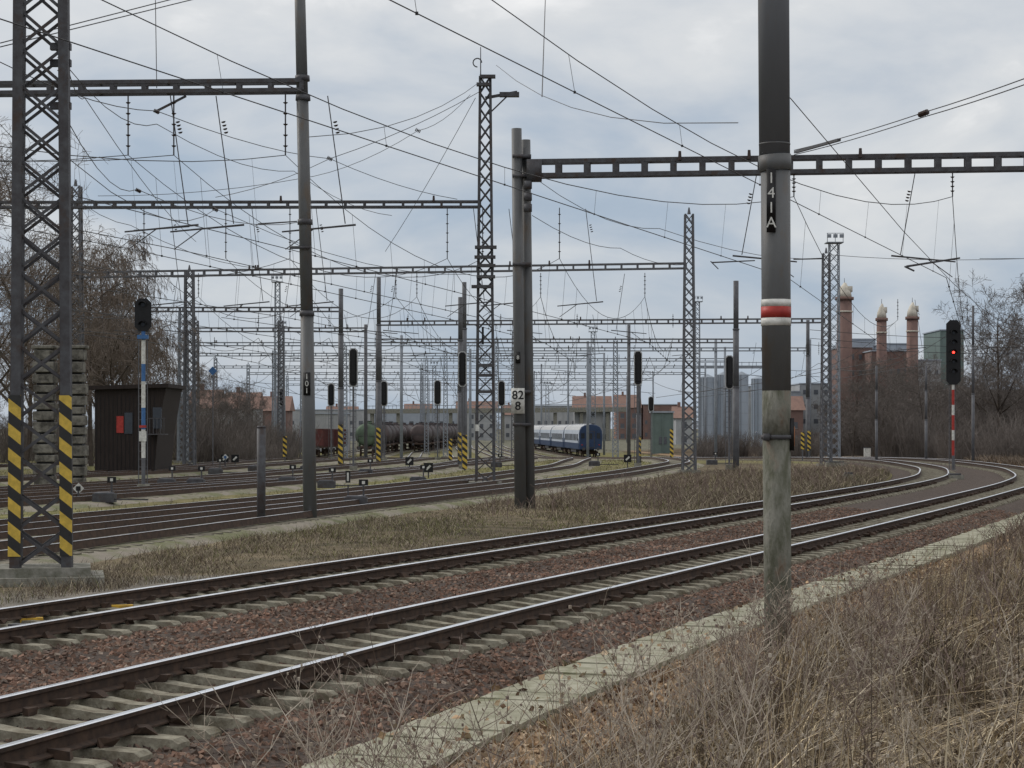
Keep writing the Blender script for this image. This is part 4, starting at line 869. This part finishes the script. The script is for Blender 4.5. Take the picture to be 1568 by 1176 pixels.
def silo(u0,u1,vt,y):
    mb=MB(); x=X((u0+u1)/2,y); r=(X(u1,y)-X(u0,y))/2; zt=Z(vt,y); mb.cyl((x,y,-1.8),(x,y,zt),r,r,'silo',24); mb.cyl((x,y,zt),(x,y,zt+r*.45),r*1.03,r*.15,'silo',24)
    for k in range(7): zz_=-1.8+(zt+1.8)*(k+.5)/7; mb.cyl((x,y,zz_),(x,y,zz_+.12),r*1.015,r*1.015,'greyclad',24)
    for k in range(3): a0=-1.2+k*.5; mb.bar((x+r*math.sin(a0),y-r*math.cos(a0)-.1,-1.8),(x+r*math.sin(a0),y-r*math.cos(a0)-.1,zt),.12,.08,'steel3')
    mb.build('storage_silo')
for a in((1072,1094,578,330),(1098,1120,574,330),(1124,1146,574,330),(1150,1172,580,345)): silo(*a)
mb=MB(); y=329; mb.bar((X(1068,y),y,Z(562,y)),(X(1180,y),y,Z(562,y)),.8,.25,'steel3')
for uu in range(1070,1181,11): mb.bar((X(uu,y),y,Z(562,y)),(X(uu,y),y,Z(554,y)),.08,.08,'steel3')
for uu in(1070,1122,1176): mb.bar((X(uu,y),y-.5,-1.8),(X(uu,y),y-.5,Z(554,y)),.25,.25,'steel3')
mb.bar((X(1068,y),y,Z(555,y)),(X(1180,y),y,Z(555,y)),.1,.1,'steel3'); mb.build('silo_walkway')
mb=MB(); y=520; mb.bar((X(560,y),y,Z(630,y)),(X(960,y),y,Z(627,y)),5,1.2,'conc')
for uu in range(570,960,40): mb.box((X(uu,y),y,(Z(632,y)-2)/2),(.9,3,Z(632,y)+2),'conc')
mb.bar((X(560,y),y-2.5,Z(622,y)),(X(960,y),y-2.5,Z(619,y)),.1,.15,'steel3')
for uu in range(560,961,6): mb.bar((X(uu,y),y-2.5,Z(628,y)),(X(uu,y),y-2.5,Z(621,y)),.1,.1,'steel3')
mb.build('road_bridge')
dt=empty('distant_trees')
for i in range(80):
    y=R(650,760); uu=R(-60,1650); inst(random.choice(wt),'tree',X(uu,y),y,-2,R(.8,1.5),R(0,6),dt)

# ---------- world, sun
w=bpy.data.worlds.new('World'); scene.world=w; w.use_nodes=True; n=w.node_tree; L=n.links.new
bg=n.nodes['Background']; bg.inputs['Strength'].default_value=0.1
sky=n.nodes.new('ShaderNodeTexSky'); sky.sky_type='NISHITA'; sky.sun_disc=False; sky.sun_elevation=math.radians(38); sky.sun_rotation=math.radians(-60)
tc=n.nodes.new('ShaderNodeTexCoord'); mp=n.nodes.new('ShaderNodeMapping'); mp.inputs['Scale'].default_value=(1,1,2.4); mp.inputs['Location'].default_value=(.3,0,.15); L(tc.outputs['Generated'],mp.inputs[0])
no=n.nodes.new('ShaderNodeTexNoise'); no.inputs['Scale'].default_value=6.5; no.inputs['Detail'].default_value=8; no.inputs['Roughness'].default_value=.52; no.inputs['Distortion'].default_value=.3; L(mp.outputs[0],no.inputs['Vector'])
sx=n.nodes.new('ShaderNodeSeparateXYZ'); L(tc.outputs['Generated'],sx.inputs[0])
ct=n.nodes.new('ShaderNodeMath'); ct.operation='MULTIPLY_ADD'; ct.inputs[1].default_value=1.3; ct.inputs[2].default_value=-.155; L(no.outputs['Fac'],ct.inputs[0])
ml=n.nodes.new('ShaderNodeMath'); ml.operation='MULTIPLY_ADD'; ml.inputs[1].default_value=1.2; L(sx.outputs['Z'],ml.inputs[0]); L(ct.outputs[0],ml.inputs[2])
rp=n.nodes.new('ShaderNodeValToRGB'); cr=rp.color_ramp
cr.elements[0].position=.34; cr.elements[0].color=(.34,.42,.53,1); cr.elements[1].position=1.0; cr.elements[1].color=(.90,.90,.90,1)
for p_,c_ in((.48,(.38,.46,.565,1)),(.60,(.46,.52,.60,1)),(.72,(.56,.60,.65,1)),(.88,(.68,.70,.72,1))):
    q=cr.elements.new(p_); q.color=c_
L(ml.outputs[0],rp.inputs[0])
sc=n.nodes.new('ShaderNodeMix'); sc.data_type='RGBA'; sc.blend_type='MULTIPLY'; sc.inputs['Factor'].default_value=1; sc.inputs['B'].default_value=(10.7,10.6,10.5,1); L(rp.outputs[0],sc.inputs['A'])
mx=n.nodes.new('ShaderNodeMix'); mx.data_type='RGBA'; mx.inputs['Factor'].default_value=.92; L(sky.outputs[0],mx.inputs['A']); L(sc.outputs['Result'],mx.inputs['B']); L(mx.outputs['Result'],bg.inputs['Color'])
sd=bpy.data.lights.new('sun','SUN'); sd.energy=1.4; sd.angle=math.radians(16); sd.color=(1,.95,.88); so=bpy.data.objects.new('sun',sd); scene.collection.objects.link(so)
el,az=math.radians(38),math.radians(-60); dv=Vector((math.sin(az)*math.cos(el),math.cos(az)*math.cos(el),math.sin(el))); so.rotation_euler=dv.to_track_quat('Z','Y').to_euler()
# ---------- camera
cd=bpy.data.cameras.new('camera'); cam=bpy.data.objects.new('camera',cd); scene.collection.objects.link(cam); scene.camera=cam
cam.location=(0,0,H); cam.rotation_euler=(math.pi/2,0,0); cd.sensor_width=36; cd.lens=F/1568*36; cd.shift_y=(HZ-588)/1568; cd.clip_start=.1; cd.clip_end=9000
scene.view_settings.view_transform='Standard'; scene.view_settings.look='None'; scene.view_settings.exposure=0
